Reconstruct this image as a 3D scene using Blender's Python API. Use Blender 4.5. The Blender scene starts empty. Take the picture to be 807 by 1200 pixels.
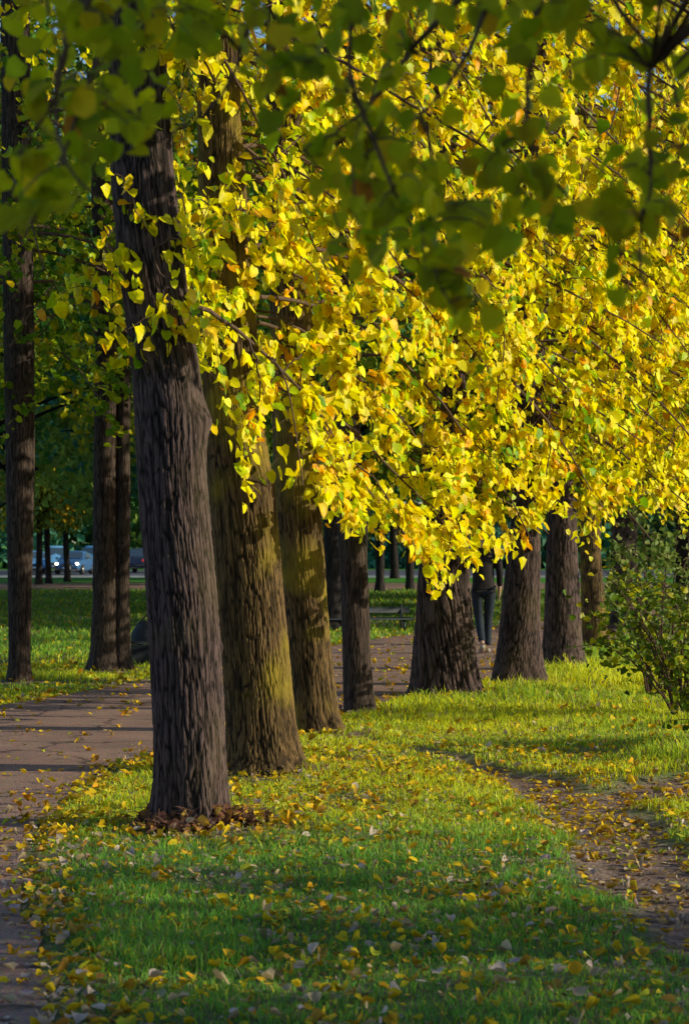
import bpy, math, random
import numpy as np
from mathutils import Vector, Matrix

random.seed(7)
rng = np.random.default_rng(11)
SC = bpy.context.scene
COL = SC.collection
F = 2800.0          # focal length in photo pixels
CX, HY = 403.5, 632.0
EYE = 1.6
R = math.radians

def at(px, py, d):
    return np.array([(px-CX)/F*d, d, EYE+(HY-py)/F*d])
def gd(py):
    return F*EYE/(py-HY)
def gp(px, py):
    d = gd(py); return np.array([(px-CX)/F*d, d])

# ------------------------------------------------------------------ noise
def _h(ix, iy, iz, s):
    n = (ix.astype(np.int64)*374761393 + iy.astype(np.int64)*668265263 + iz.astype(np.int64)*1274126177 + s*974711) & 0xffffffff
    n = ((n ^ (n >> 13))*1103515245) & 0xffffffff
    n = ((n ^ (n >> 16))*2246822519) & 0xffffffff
    n = n ^ (n >> 15)
    return (n & 0xffff)/65535.0*2-1
def vn(x, y, z=0.0, s=0):
    x = np.asarray(x, float); y = np.asarray(y, float); z = np.asarray(z, float)+0*x
    ix, iy, iz = np.floor(x), np.floor(y), np.floor(z)
    fx, fy, fz = x-ix, y-iy, z-iz
    fx = fx*fx*(3-2*fx); fy = fy*fy*(3-2*fy); fz = fz*fz*(3-2*fz)
    def L(a, b, t): return a+(b-a)*t
    c = [[[ _h(ix+i, iy+j, iz+k, s) for k in (0, 1)] for j in (0, 1)] for i in (0, 1)]
    y0 = L(L(c[0][0][0], c[1][0][0], fx), L(c[0][1][0], c[1][1][0], fx), fy)
    y1 = L(L(c[0][0][1], c[1][0][1], fx), L(c[0][1][1], c[1][1][1], fx), fy)
    return L(y0, y1, fz)
def sstep(a, b, x):
    t = np.clip((x-a)/(b-a), 0, 1); return t*t*(3-2*t)

# ------------------------------------------------------------------ mesh helpers
def tag(o, label=None, cat=None, group=None, kind=None):
    if label: o['label'] = label
    if cat: o['category'] = cat
    if group: o['group'] = group
    if kind: o['kind'] = kind
    return o
def empty(name, loc, rz=0.0):
    o = bpy.data.objects.new(name, None); COL.objects.link(o)
    o.location = tuple(float(v) for v in loc); o.rotation_euler = (0, 0, rz)
    o.empty_display_size = 0.2
    return o
def make_mesh(name, V, faces_list, mat, col=None, smooth=False, fis=None):
    """faces_list: list of int arrays (n,k)"""
    me = bpy.data.meshes.new(name)
    V = np.ascontiguousarray(V, dtype=np.float32)
    me.vertices.add(len(V)); me.vertices.foreach_set('co', V.ravel())
    loops = np.concatenate([f.ravel() for f in faces_list]).astype(np.int32)
    tot = np.concatenate([np.full(len(f), f.shape[1], np.int32) for f in faces_list])
    st = np.concatenate([[0], np.cumsum(tot)[:-1]]).astype(np.int32)
    me.loops.add(len(loops)); me.loops.foreach_set('vertex_index', loops)
    me.polygons.add(len(tot)); me.polygons.foreach_set('loop_start', st)
    me.update(calc_edges=True)
    if smooth: me.polygons.foreach_set('use_smooth', np.ones(len(tot), bool))
    if col is not None:
        a = me.color_attributes.new('Col', 'FLOAT_COLOR', 'POINT')
        c = np.ones((len(V), 4), np.float32); c[:, :3] = col
        a.data.foreach_set('color', c.ravel())
    if fis is not None:
        a = me.attributes.new('Fis', 'FLOAT', 'POINT')
        a.data.foreach_set('value', np.asarray(fis, np.float32))
    if mat: me.materials.append(mat)
    return me
def link(name, me, parent=None, loc=None):
    o = bpy.data.objects.new(name, me); COL.objects.link(o)
    if parent is not None:
        o.parent = parent
        if loc is None:      # mesh given in world coordinates: shift to the parent's frame
            o.matrix_parent_inverse = Matrix.Translation(-Vector(parent.location))
    if loc is not None: o.location = tuple(loc)
    return o

class Geo:
    """collects boxes / tubes / quads for small things"""
    def __init__(s): s.V = []; s.Q = []; s.T = []; s.n = 0
    def add(s, V, Q=None, T=None):
        V = np.asarray(V, float); 
        if Q is not None and len(Q): s.Q.append(np.asarray(Q)+s.n)
        if T is not None and len(T): s.T.append(np.asarray(T)+s.n)
        s.V.append(V); s.n += len(V)
    def box(s, c, e, rz=0, bev=0.0):
        c = np.array(c, float); e = np.array(e, float)/2
        if bev <= 0:
            v = np.array([[x, y, z] for x in (-1, 1) for y in (-1, 1) for z in (-1, 1)])*e
            q = [[0, 1, 3, 2], [4, 6, 7, 5], [0, 4, 5, 1], [2, 3, 7, 6], [0, 2, 6, 4], [1, 5, 7, 3]]
            v = rotz(v, rz)+c; s.add(v, q)
        else:
            b = min(bev, e.min()*0.9)
            vs = []; idx = {}
            for x in (-1, 1):
                for y in (-1, 1):
                    for z in (-1, 1):
                        for a in range(3):
                            p = np.array([x, y, z])*e
                            for k in range(3):
                                if k != a: p[k] -= (x, y, z)[k]*b
                            idx[(x, y, z, a)] = len(vs); vs.append(p)
            q = []; t = []
            for a in range(3):
                o1, o2 = [k for k in range(3) if k != a]
                for sg in (-1, 1):
                    ring = []
                    for (u, w) in ((-1, -1), (1, -1), (1, 1), (-1, 1)):
                        key = [0, 0, 0]; key[a] = sg; key[o1] = u; key[o2] = w
                        ring.append(idx[(*key, a)])
                    q.append(ring)
                for u in (-1, 1):
                    for w in (-1, 1):
                        k1 = [0, 0, 0]; k2 = [0, 0, 0]
                        k1[a] = -1; k2[a] = 1
                        for kk in (k1, k2): kk[o1] = u; kk[o2] = w
                        q.append([idx[(*k1, o1)], idx[(*k2, o1)], idx[(*k2, o2)], idx[(*k1, o2)]])
            for x in (-1, 1):
                for y in (-1, 1):
                    for z in (-1, 1): t.append([idx[(x, y, z, k)] for k in range(3)])
            s.add(rotz(np.array(vs), rz)+c, q, t)
    def tube(s, P, rad, n=6, cap=True):
        P = np.asarray(P, float); m = len(P)
        rad = np.zeros(m)+np.asarray(rad, float)
        T = np.gradient(P, axis=0); T /= np.linalg.norm(T, axis=1)[:, None]+1e-9
        up = np.array([0.0, 0, 1]) if abs(T[:, 2]).mean() < .8 else np.array([1.0, 0, 0])
        U = np.cross(T, up); U /= np.linalg.norm(U, axis=1)[:, None]+1e-9
        W = np.cross(T, U)
        a = np.arange(n)/n*2*np.pi
        V = P[:, None]+rad[:, None, None]*(np.cos(a)[None, :, None]*U[:, None]+np.sin(a)[None, :, None]*W[:, None])
        i = np.arange(m-1)[:, None]*n; j = np.arange(n)[None]; j2 = (j+1) % n
        q = np.stack([i+j, i+j2, i+n+j2, i+n+j], -1).reshape(-1, 4)
        V = V.reshape(-1, 3); t = []
        if cap:
            V = np.vstack([V, P[0], P[-1]])
            for k in range(n):
                t.append([m*n, (k+1) % n, k]); t.append([m*n+1, (m-1)*n+k, (m-1)*n+(k+1) % n])
        s.add(V, q, t)
    def mesh(s, name, mat, smooth=False, col=None):
        fl = []
        if s.Q: fl.append(np.vstack(s.Q))
        if s.T: fl.append(np.vstack(s.T))
        return make_mesh(name, np.vstack(s.V), fl, mat, col, smooth)
def rotz(v, a):
    c, s_ = math.cos(a), math.sin(a)
    v = np.asarray(v, float); o = v.copy()
    o[:, 0] = v[:, 0]*c-v[:, 1]*s_; o[:, 1] = v[:, 0]*s_+v[:, 1]*c
    return o

# leaf templates: x = width, y = along the midrib, z = normal
LT = np.array([[0, 0, 0], [0, .5, 0], [0, 1, 0],
               [-.37, -.03, 1], [-.52, .36, 1], [-.33, .75, .7],
               [.39, -.05, 1], [.50, .34, 1], [.34, .73, .7], ], float)
LQ = np.array([[0, 3, 4, 1], [1, 4, 5, 2], [0, 1, 7, 6], [1, 2, 8, 7]])
ST = np.array([[0, 0, 0], [-.4, .42, 1], [0, 1, 0], [.4, .42, 1]], float)
SQ = np.array([[0, 1, 2], [0, 2, 3]])
class Leaves:
    def __init__(s, simple=False, curl=1.0): s.curl = curl; s.P = []; s.A = []; s.N = []; s.S = []; s.C = []; s.simple = simple
    def add(s, P, A, N, S, C):
        s.P.append(np.atleast_2d(P)); s.A.append(np.atleast_2d(A)); s.N.append(np.atleast_2d(N))
        s.S.append(np.atleast_1d(S)); s.C.append(np.atleast_2d(C))
    def count(s): return sum(len(p) for p in s.P)
    def mesh(s, name, mat):
        P = np.vstack(s.P); A = np.vstack(s.A); N = np.vstack(s.N); S = np.concatenate(s.S); C = np.vstack(s.C)
        A = A/(np.linalg.norm(A, axis=1)[:, None]+1e-9)
        X = np.cross(A, N); X /= np.linalg.norm(X, axis=1)[:, None]+1e-9
        N = np.cross(X, A)
        t = ST if s.simple else LT; q = SQ if s.simple else LQ
        n = len(P)
        cf = rng.random(n)[:, None]**2.2; fold = rng.uniform(-.1, .3, n)[:, None]+.9*cf*s.curl; curl = rng.uniform(-.35, .2, n)[:, None]-.45*cf*s.curl*np.sign(rng.random((n, 1))-.35)
        tw = rng.uniform(-.1, .1, n)[:, None]; wid = rng.uniform(.85, 1.08, n)[:, None]
        lx = t[None, :, 0]*wid
        ly = t[None, :, 1]+0*lx
        lz = fold*np.abs(t[None, :, 0])*2*t[None, :, 2]*.5+curl*ly**2+tw*lx*ly*2
        V = P[:, None]+S[:, None, None]*(lx[..., None]*X[:, None]+ly[..., None]*A[:, None]+lz[..., None]*N[:, None])
        k = len(t)
        fa = (q[None]+(np.arange(n)*k)[:, None, None]).reshape(-1, q.shape[1])
        shade = 1+0.0*ly
        col = np.repeat(C, k, axis=0)*rng.uniform(.82, 1.08, (n*k, 1))
        old = np.repeat(rng.random(n) < .25, k)*(np.tile(t[:, 1] > .6, n) | (rng.random(n*k) < .12))
        col[:, 1] *= np.where(old, .72, 1.0); col[:, 0] *= np.where(old, .9, 1.0)
        return make_mesh(name, V.reshape(-1, 3), [fa], mat, col, smooth=True)

# ------------------------------------------------------------------ materials
def new_mat(name):
    m = bpy.data.materials.new(name); m.use_nodes = True
    nt = m.node_tree; nt.nodes.clear()
    out = nt.nodes.new('ShaderNodeOutputMaterial')
    return m, nt, out
def nd(nt, t, **kw):
    n = nt.nodes.new(t)
    for k, v in kw.items():
        if k in n.inputs: n.inputs[k].default_value = v
        else: setattr(n, k, v)
    return n
def ramp(nt, fac, stops):
    r = nt.nodes.new('ShaderNodeValToRGB')
    el = r.color_ramp.elements
    while len(el) < len(stops): el.new(0.5)
    for e, (p, c) in zip(el, stops): e.position = p; e.color = (*c, 1)
    nt.links.new(fac, r.inputs[0]); return r.outputs[0]
def leaf_mat(name, trans=.42, rough=.42, spec=.35, gain=1.0, nscale=60):
    m, nt, out = new_mat(name); L = nt.links.new
    a = nd(nt, 'ShaderNodeVertexColor', layer_name='Col')
    tc = nd(nt, 'ShaderNodeTexCoord')
    nz = nd(nt, 'ShaderNodeTexNoise', Scale=nscale, Detail=3.0)
    L(tc.outputs['Object'], nz.inputs['Vector'])
    mr = nd(nt, 'ShaderNodeMapRange'); L(nz.outputs[0], mr.inputs[0])
    mr.inputs[1].default_value = .3; mr.inputs[2].default_value = .7
    mr.inputs[3].default_value = .86*gain; mr.inputs[4].default_value = 1.1*gain
    mx = nd(nt, 'ShaderNodeMix', data_type='RGBA', blend_type='MULTIPLY'); mx.inputs[0].default_value = 1
    L(a.outputs[0], mx.inputs[6]); L(mr.outputs[0], mx.inputs[7])
    p = nd(nt, 'ShaderNodeBsdfPrincipled', Roughness=rough); p.inputs['Specular IOR Level'].default_value = spec
    L(mx.outputs[2], p.inputs['Base Color'])
    t = nd(nt, 'ShaderNodeBsdfTranslucent'); L(mx.outputs[2], t.inputs['Color'])
    ms = nd(nt, 'ShaderNodeMixShader'); ms.inputs[0].default_value = trans
    L(p.outputs[0], ms.inputs[1]); L(t.outputs[0], ms.inputs[2]); L(ms.outputs[0], out.inputs[0])
    return m
def simple_mat(name, col, rough=.6, spec=.4, metal=0.0, noise=.15, scale=20, emit=None, bump=0.0):
    m, nt, out = new_mat(name); L = nt.links.new
    p = nd(nt, 'ShaderNodeBsdfPrincipled', Roughness=rough, Metallic=metal); p.inputs['Specular IOR Level'].default_value = spec
    tc = nd(nt, 'ShaderNodeTexCoord'); nz = nd(nt, 'ShaderNodeTexNoise', Scale=scale, Detail=4.0)
    L(tc.outputs['Object'], nz.inputs['Vector'])
    c = np.array(col, float)
    L(ramp(nt, nz.outputs[0], [(.3, tuple(c*(1-noise))), (.7, tuple(np.minimum(c*(1+noise), 1)))]), p.inputs['Base Color'])
    if emit:
        p.inputs['Emission Color'].default_value = (*emit[0], 1); p.inputs['Emission Strength'].default_value = emit[1]
    if bump:
        b = nd(nt, 'ShaderNodeBump', Strength=bump, Distance=.01); L(nz.outputs[0], b.inputs['Height']); L(b.outputs[0], p.inputs['Normal'])
    L(p.outputs[0], out.inputs[0]); return m
def bark_mat(name, dark, light, moss=(.10, .10, .02), mossamt=.35):
    m, nt, out = new_mat(name); L = nt.links.new
    p = nd(nt, 'ShaderNodeBsdfPrincipled', Roughness=.88); p.inputs['Specular IOR Level'].default_value = .2
    tc = nd(nt, 'ShaderNodeTexCoord'); mp = nd(nt, 'ShaderNodeMapping'); mp.inputs['Scale'].default_value = (75, 75, 14)
    L(tc.outputs['Object'], mp.inputs[0])
    n1 = nd(nt, 'ShaderNodeTexNoise', Scale=1.0, Detail=8.0, Roughness=.65); L(mp.outputs[0], n1.inputs['Vector'])
    n2 = nd(nt, 'ShaderNodeTexNoise', Scale=2.2, Detail=3.0); L(tc.outputs['Object'], n2.inputs['Vector'])
    at_ = nd(nt, 'ShaderNodeAttribute', attribute_name='Fis')
    ad = nd(nt, 'ShaderNodeMath', operation='MULTIPLY_ADD'); L(n1.outputs[0], ad.inputs[0]); ad.inputs[1].default_value = .55
    ms = nd(nt, 'ShaderNodeMath', operation='MULTIPLY'); L(at_.outputs['Fac'], ms.inputs[0]); ms.inputs[1].default_value = .68
    L(ms.outputs[0], ad.inputs[2])
    c = ramp(nt, ad.outputs[0], [(.36, dark), (.72, tuple((np.array(dark)*.55+np.array(light)*.45))), (1.0, light)])
    mx = nd(nt, 'ShaderNodeMix', data_type='RGBA'); L(c, mx.inputs[6])
    mx.inputs[7].default_value = (*moss, 1)
    mr = nd(nt, 'ShaderNodeMapRange'); L(n2.outputs[0], mr.inputs[0]); mr.inputs[1].default_value = .48; mr.inputs[2].default_value = .68
    mr.inputs[4].default_value = mossamt; L(mr.outputs[0], mx.inputs[0])
    L(mx.outputs[2], p.inputs['Base Color'])
    b = nd(nt, 'ShaderNodeBump', Strength=.9, Distance=.012); L(n1.outputs[0], b.inputs['Height']); L(b.outputs[0], p.inputs['Normal'])
    L(p.outputs[0], out.inputs[0]); return m

M_leaf = leaf_mat('autumn_leaf', .42, .45, .2, 1.06)
M_leafd = leaf_mat('shaded_leaf', .68, .5, .3, 1.0, 25)
M_litter = leaf_mat('fallen_leaf', .2, .85, .1, 1.0, 90)
M_far = leaf_mat('far_leaf', .35, .6, .2, 1.0, 3)
M_grass = leaf_mat('grass_blade', .45, .5, .3, 1.0, 8)
M_bark = bark_mat('linden_bark', (.004, .003, .003), (.15, .096, .092), (.11, .085, .03), .25)
M_barkg = bark_mat('mossy_sunstreaked_bark', (.006, .004, .003), (.20, .12, .05), (.30, .22, .02), .75)  # golden sun streaks painted in along with the moss
M_barkp = bark_mat('smooth_bark', (.012, .008, .008), (.11, .072, .06), (.07, .06, .03), .2)
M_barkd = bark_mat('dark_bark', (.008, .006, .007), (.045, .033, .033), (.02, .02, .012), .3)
M_twig = simple_mat('twig_bark', (.11, .065, .045), .8, .2, scale=30, noise=.3)

# ------------------------------------------------------------------ layout curves of the ground
NEAR = np.array([(-.9, 2), (-.95, 8.03), (-1.15, 9.2), (-1.42, 10.5), (-1.66, 12), (-1.72, 13.66), (-1.74, 16.4), (-1.44, 18.06), (-.8, 20), (-.03, 22.1), (.67, 24.5), (1.73, 27.5), (2.64, 31.3), (4.5, 39.6), (9, 52), (20, 75), (40, 110)])
FAR = np.array([(-5.2, 2), (-5.3, 8), (-5.4, 12), (-5.1, 16), (-4.4, 20), (-3.3, 22.9), (-2.75, 24.9), (-2.2, 27.5), (-1.3, 31.5), (-.23, 35.6), (.4, 38), (1.08, 40), (2.9, 44), (5.6, 51), (10, 62), (20, 84), (40, 120)])
def dens(P, n=260):
    s = np.concatenate([[0], np.cumsum(np.linalg.norm(np.diff(P, axis=0), axis=1))])
    # spacing proportional to distance: use parameter warp
    t = np.linspace(0, 1, n)**1.9*s[-1]
    return np.stack([np.interp(t, s, P[:, 0]), np.interp(t, s, P[:, 1])], 1)
NE, FE = dens(NEAR), dens(FAR)
def smoothc(P, k=5):
    Q = P.copy()
    for _ in range(k): Q[1:-1] = (Q[:-2]+2*Q[1:-1]+Q[2:])/4
    return Q
NE, FE = smoothc(NE, 8), smoothc(FE, 8)
POLY = np.vstack([NE, FE[::-1]])
def in_poly(P, poly):
    x, y = P[:, 0], P[:, 1]; ins = np.zeros(len(P), bool)
    xj, yj = poly[-1]
    for xi, yi in poly:
        c = ((yi > y) != (yj > y)) & (x < (xj-xi)*(y-yi)/((yj-yi)+1e-12)+xi)
        ins ^= c; xj, yj = xi, yi
    return ins
def dist_line(P, Lp):
    best = np.full(len(P), 1e9)
    for a, b in zip(Lp[:-1], Lp[1:]):
        ab = b-a; t = np.clip(((P-a)@ab)/(ab@ab+1e-12), 0, 1)
        d = np.linalg.norm(P-(a+t[:, None]*ab), axis=1); best = np.minimum(best, d)
    return best
NEs, FEs = NE[::6], FE[::6]
def path_sd(P):   # signed distance to the asphalt path, <0 inside
    d = np.minimum(dist_line(P, NEs), dist_line(P, FEs))
    return np.where(in_poly(P, POLY), -d, d)
DIRT = np.array([(2.3, 6.5), (1.95, 9), (1.6, 11), (1.5, 13), (1.5, 15.2), (1.0, 17), (.35, 18.5), (-.1, 20.5)])
DW = np.array([.7, .62, .47, .34, .45, .16, .08, .05])
DIRT2 = np.array([(1.5, 15.2), (2.3, 15.9), (3.4, 16.5), (5, 17.5)]); DW2 = np.array([.4, .5, .6, .6])
def dirt_amt(P):
    def one(Lp, W):
        best = np.full(len(P), 9.0)
        for (a, b, wa, wb) in zip(Lp[:-1], Lp[1:], W[:-1], W[1:]):
            ab = b-a; t = np.clip(((P-a)@ab)/(ab@ab), 0, 1)
            d = np.linalg.norm(P-(a+t[:, None]*ab), axis=1)/(wa+(wb-wa)*t); best = np.minimum(best, d)
        return best
    m = np.minimum(one(DIRT, DW), one(DIRT2, DW2))
    m = m+.35*vn(P[:, 0]*3, P[:, 1]*3, 0, 5)
    return 1-sstep(.7, 1.15, m)

# ------------------------------------------------------------------ trunks: (py, left px, right px)
ROW = [
 dict(n='T1', d=13.35, e=[(965, 179, 270), (940, 181, 267), (900, 182, 265), (800, 178, 260), (700, 172, 254), (620, 166, 247), (560, 162, 242), (500, 158, 243), (440, 155, 235), (380, 148, 226), (300, 138, 214), (200, 130, 204), (100, 128, 196), (0, 128, 190)],
      lab='front linden trunk with dead leaf heap round its foot, nearest tree of the row', hi=1),
 dict(n='T2', d=16.5, e=[(907, 261, 362), (885, 265, 353), (850, 266, 347), (750, 259, 338), (640, 250, 328), (560, 243, 320), (530, 241, 312), (450, 238, 304), (300, 234, 294), (150, 231, 284), (0, 230, 275)],
      lab='thick rough-barked linden standing just behind the front tree of the row', hi=1),
 dict(n='T3', d=19.9, e=[(860, 345, 404), (840, 343, 397), (800, 341, 391), (700, 331, 383), (600, 322, 377), (450, 318, 370), (250, 314, 360), (0, 310, 350)],
      lab='third linden of the row with golden sun streaks on its trunk', hi=1),
 dict(n='T4', d=22.3, e=[(836, 403, 437), (800, 402, 435), (750, 401, 433), (650, 398, 430), (600, 394, 427), (400, 384, 416), (0, 378, 404)],
      lab='thin straight young linden, the slimmest trunk in the row', hi=1),
 dict(n='T5', d=24.5, e=[(817, 481, 566), (800, 483, 561), (750, 486, 556), (690, 490, 550), (600, 496, 548), (400, 500, 545), (0, 505, 540)],
      lab='broad gnarled linden with twisted fibrous bark, left of the walking person', hi=1),
 dict(n='T6', d=26.2, e=[(805, 573, 638), (785, 577, 635), (750, 583, 632), (650, 594, 633), (600, 599, 631), (400, 606, 640), (0, 615, 645)],
      lab='shaded linden with flared foot just right of the walking person', hi=1),
 dict(n='T7', d=29.3, e=[(786, 632, 688), (765, 635, 684), (750, 636, 681), (650, 640, 676), (500, 644, 674), (0, 650, 676)],
      lab='linden half lit on its right side, seventh trunk of the row', hi=1),
 dict(n='T8', d=36.0, e=[(758, 680, 713), (745, 682, 711), (650, 679, 703), (500, 678, 700), (0, 676, 696)],
      lab='last lit linden of the row beside the green shrub', hi=1),
 dict(n='T9', d=43.0, e=[(738, 708, 752), (715, 714, 748), (640, 716, 746), (400, 720, 745), (0, 725, 745)],
      lab='dark shaded linden behind the shrub at the far right', hi=0),
]
LEFT = [
 dict(n='L1', d=26.7, e=[(801, 8, 38), (780, 11, 36), (700, 10, 37), (540, 7, 41), (400, 4, 40), (0, 0, 34)],
      lab='linden at the left edge standing in the lawn across the path', hi=1),
 dict(n='L2', d=28.9, e=[(788, 102, 146), (770, 107, 141), (700, 109, 139), (600, 109, 138), (520, 110, 138), (400, 112, 138), (200, 106, 132), (0, 98, 120)],
      e2=[(788, 126, 160), (770, 130, 154), (700, 134, 152), (600, 136, 153), (520, 137, 152), (400, 140, 154), (200, 146, 158), (0, 154, 164)],
      lab='twin-stemmed linden across the path left of the front trunk', hi=1),
]
MID = [
 dict(n='M1', d=41.5, e=[(741, 376, 403), (720, 379, 401), (620, 379, 400), (400, 376, 396), (0, 370, 390)],
      lab='dark trunk across the path between third linden and thin young linden', hi=0),
 dict(n='M2', d=72.0, e=[(695, 438, 452), (680, 440, 450), (620, 440, 450), (0, 440, 448)], lab='dark far trunk behind the dark slatted bench', hi=0),
 dict(n='M3', d=76.0, e=[(691, 474, 486), (680, 475, 485), (620, 475, 485), (0, 478, 486)], lab='dark far trunk left of the broad gnarled linden', hi=0),
 dict(n='M4', d=84.0, e=[(686, 41, 51), (675, 42, 50), (640, 43, 50), (300, 45, 52), (0, 45, 50)], lab='leftmost of the three slim dark trunks in front of the cars', hi=0),
 dict(n='M5', d=86.0, e=[(684, 53, 62), (675, 54, 61), (640, 52, 59), (300, 50, 56), (0, 50, 54)], lab='middle one of the three slim dark trunks in front of the cars', hi=0),
 dict(n='M6', d=90.0, e=[(682, 75, 84), (672, 76, 83), (640, 74, 81), (300, 72, 78), (0, 72, 76)], lab='rightmost of the three slim dark trunks, standing before the blue car', hi=0),
]
ALLT = ROW+LEFT+MID
BASES = []
for t in ALLT:
    py, l, r = t['e'][0]; t['x'] = ((l+r)/2-CX)/F*t['d']; t['r'] = (r-l)/2/F*t['d']*.86
    BASES.append((t['x'], t['d'], t['r']))
BASES = np.array(BASES)

def hgt(x, y):
    x = np.asarray(x, float); y = np.asarray(y, float)
    h = .03*vn(x*.45, y*.45, 0, 1)+.018*vn(x*1.7, y*1.7, 0, 2)
    P = np.stack([x.ravel(), y.ravel()], 1)
    near = (P[:, 1] < 60) & (np.abs(P[:, 0]) < 25)
    sd = np.full(len(P), 5.0); da = np.zeros(len(P))
    if near.any(): sd[near] = path_sd(P[near]); da[near] = dirt_amt(P[near])
    m = sstep(-.02, .7, sd).reshape(h.shape)
    h = h*m-.012
    h = h-.045*da.reshape(h.shape)
    for bx, by, br in BASES[:11]:
        h = h+.02*np.exp(-((x-bx)**2+(y-by)**2)/(br+.28)**2)*m
    h = h*(1-sstep(60, 74, y))
    h = h-.62*sstep(96, 138, y)
    return h

# ------------------------------------------------------------------ world, sun, camera
SUN_EL, SUN_OFF = 19.0, 7.0       # elevation; degrees toward the camera from due right (+X)
w = bpy.data.worlds.new('World'); SC.world = w; w.use_nodes = True
nt = w.node_tree
bg = nt.nodes['Background']; sky = nt.nodes.new('ShaderNodeTexSky'); sky.sky_type = 'NISHITA'
sky.sun_disc = False; sky.sun_elevation = R(SUN_EL); sky.sun_rotation = R(90+SUN_OFF)
sky.air_density = 1.0; sky.dust_density = .4; sky.ozone_density = 3.0
nt.links.new(sky.outputs[0], bg.inputs[0]); bg.inputs[1].default_value = .15
sl = bpy.data.lights.new('sun', 'SUN'); sl.energy = 5.0; sl.angle = R(.5); sl.color = (1.0, .93, .66)
so = bpy.data.objects.new('sun', sl); COL.objects.link(so)
ce = math.cos(R(SUN_EL)); sdir = Vector((ce*math.cos(R(SUN_OFF)), -ce*math.sin(R(SUN_OFF)), math.sin(R(SUN_EL))))
so.rotation_euler = sdir.to_track_quat('Z', 'Y').to_euler(); so.location = (12, -3, 6)
cam = bpy.data.cameras.new('camera'); co = bpy.data.objects.new('camera', cam); COL.objects.link(co); SC.camera = co
cam.sensor_fit = 'VERTICAL'; cam.sensor_height = 36; cam.lens = F/1200*36
co.location = (0, 0, EYE); co.rotation_euler = (R(90)+math.atan((HY-600)/F), 0, 0)
cam.clip_end = 2000; cam.clip_start = .1
cam.dof.use_dof = True; cam.dof.focus_distance = 17.5; cam.dof.aperture_fstop = 6.3; cam.dof.aperture_blades = 7
SC.view_settings.view_transform = 'Standard'; SC.view_settings.look = 'None'; SC.view_settings.exposure = 0
SC.cycles.max_bounces = 8; SC.cycles.transparent_max_bounces = 8

# ------------------------------------------------------------------ ground
def ground_mat():
    m, nt, out = new_mat('lawn_ground'); L = nt.links.new
    p = nd(nt, 'ShaderNodeBsdfPrincipled', Roughness=.9); p.inputs['Specular IOR Level'].default_value = .1
    tc = nd(nt, 'ShaderNodeTexCoord')
    n1 = nd(nt, 'ShaderNodeTexNoise', Scale=1.2, Detail=10.0, Roughness=.7); L(tc.outputs['Object'], n1.inputs['Vector'])
    n2 = nd(nt, 'ShaderNodeTexNoise', Scale=30.0, Detail=6.0, Roughness=.7); L(tc.outputs['Object'], n2.inputs['Vector'])
    n3 = nd(nt, 'ShaderNodeTexNoise', Scale=7.0, Detail=6.0, Roughness=.6); L(tc.outputs['Object'], n3.inputs['Vector'])
    g = ramp(nt, n1.outputs[0], [(.3, (.03, .15, .025)), (.5, (.07, .25, .025)), (.75, (.18, .32, .02))])
    s = ramp(nt, n3.outputs[0], [(.3, (.13, .085, .07)), (.6, (.32, .215, .18)), (.8, (.42, .30, .25))])
    va = nd(nt, 'ShaderNodeVertexColor', layer_name='Col')
    sep = nd(nt, 'ShaderNodeSeparateColor'); L(va.outputs[0], sep.inputs[0])
    mx = nd(nt, 'ShaderNodeMix', data_type='RGBA'); L(sep.outputs[0], mx.inputs[0]); L(g, mx.inputs[6]); L(s, mx.inputs[7])
    m2 = nd(nt, 'ShaderNodeMix', data_type='RGBA', blend_type='MULTIPLY'); m2.inputs[0].default_value = 1
    L(mx.outputs[2], m2.inputs[6]); L(ramp(nt, n2.outputs[0], [(.3, (.55, .55, .55)), (.7, (1.25, 1.25, 1.25))]), m2.inputs[7])
    L(m2.outputs[2], p.inputs['Base Color'])
    b = nd(nt, 'ShaderNodeBump', Strength=.8, Distance=.03); L(n2.outputs[0], b.inputs['Height']); L(b.outputs[0], p.inputs['Normal'])
    L(p.outputs[0], out.inputs[0]); return m
xs = np.concatenate([-np.geomspace(900, 9, 26)[:-1], np.arange(-9, 9.01, .14), np.geomspace(9, 900, 26)[1:]])
ys = np.concatenate([[-300, -80, -20, -5], np.arange(0, 48, .17), np.arange(48, 150, 1.5), np.geomspace(150, 1500, 22)])
XX, YY = np.meshgrid(xs, ys); HH = hgt(XX, YY)
nx, ny = len(xs), len(ys)
i = np.arange(ny-1)[:, None]*nx; j = np.arange(nx-1)[None]
q = np.stack([i+j, i+j+1, i+nx+j+1, i+nx+j], -1).reshape(-1, 4)
P2 = np.stack([XX.ravel(), YY.ravel()], 1)
soil = dirt_amt(P2)
nearm = (P2[:, 1] < 50) & (np.abs(P2[:, 0]) < 15)
bare = np.zeros(len(P2))
bare[nearm] = .75*(vn(P2[nearm, 0]*1.3, P2[nearm, 1]*1.3, 0, 9) > .1)*sstep(14, 20, P2[nearm, 1])
for bx, by, br in BASES[:11]:
    bare = np.maximum(bare, 1-sstep(br+.1, br+.75, np.hypot((P2[:, 0]-bx), (P2[:, 1]-by))))
sc_ = np.zeros((len(P2), 3)); sc_[:, 0] = np.maximum(soil, bare)*(P2[:, 1] < 60)
sc_[nearm, 0] = np.maximum(sc_[nearm, 0], .55)   # soil between the real blades
g = link('ground', make_mesh('ground', np.stack([XX.ravel(), YY.ravel(), HH.ravel()], 1), [q], ground_mat(), sc_, True))
tag(g, kind='structure', label='leaf-strewn park lawn under the lindens')

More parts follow.
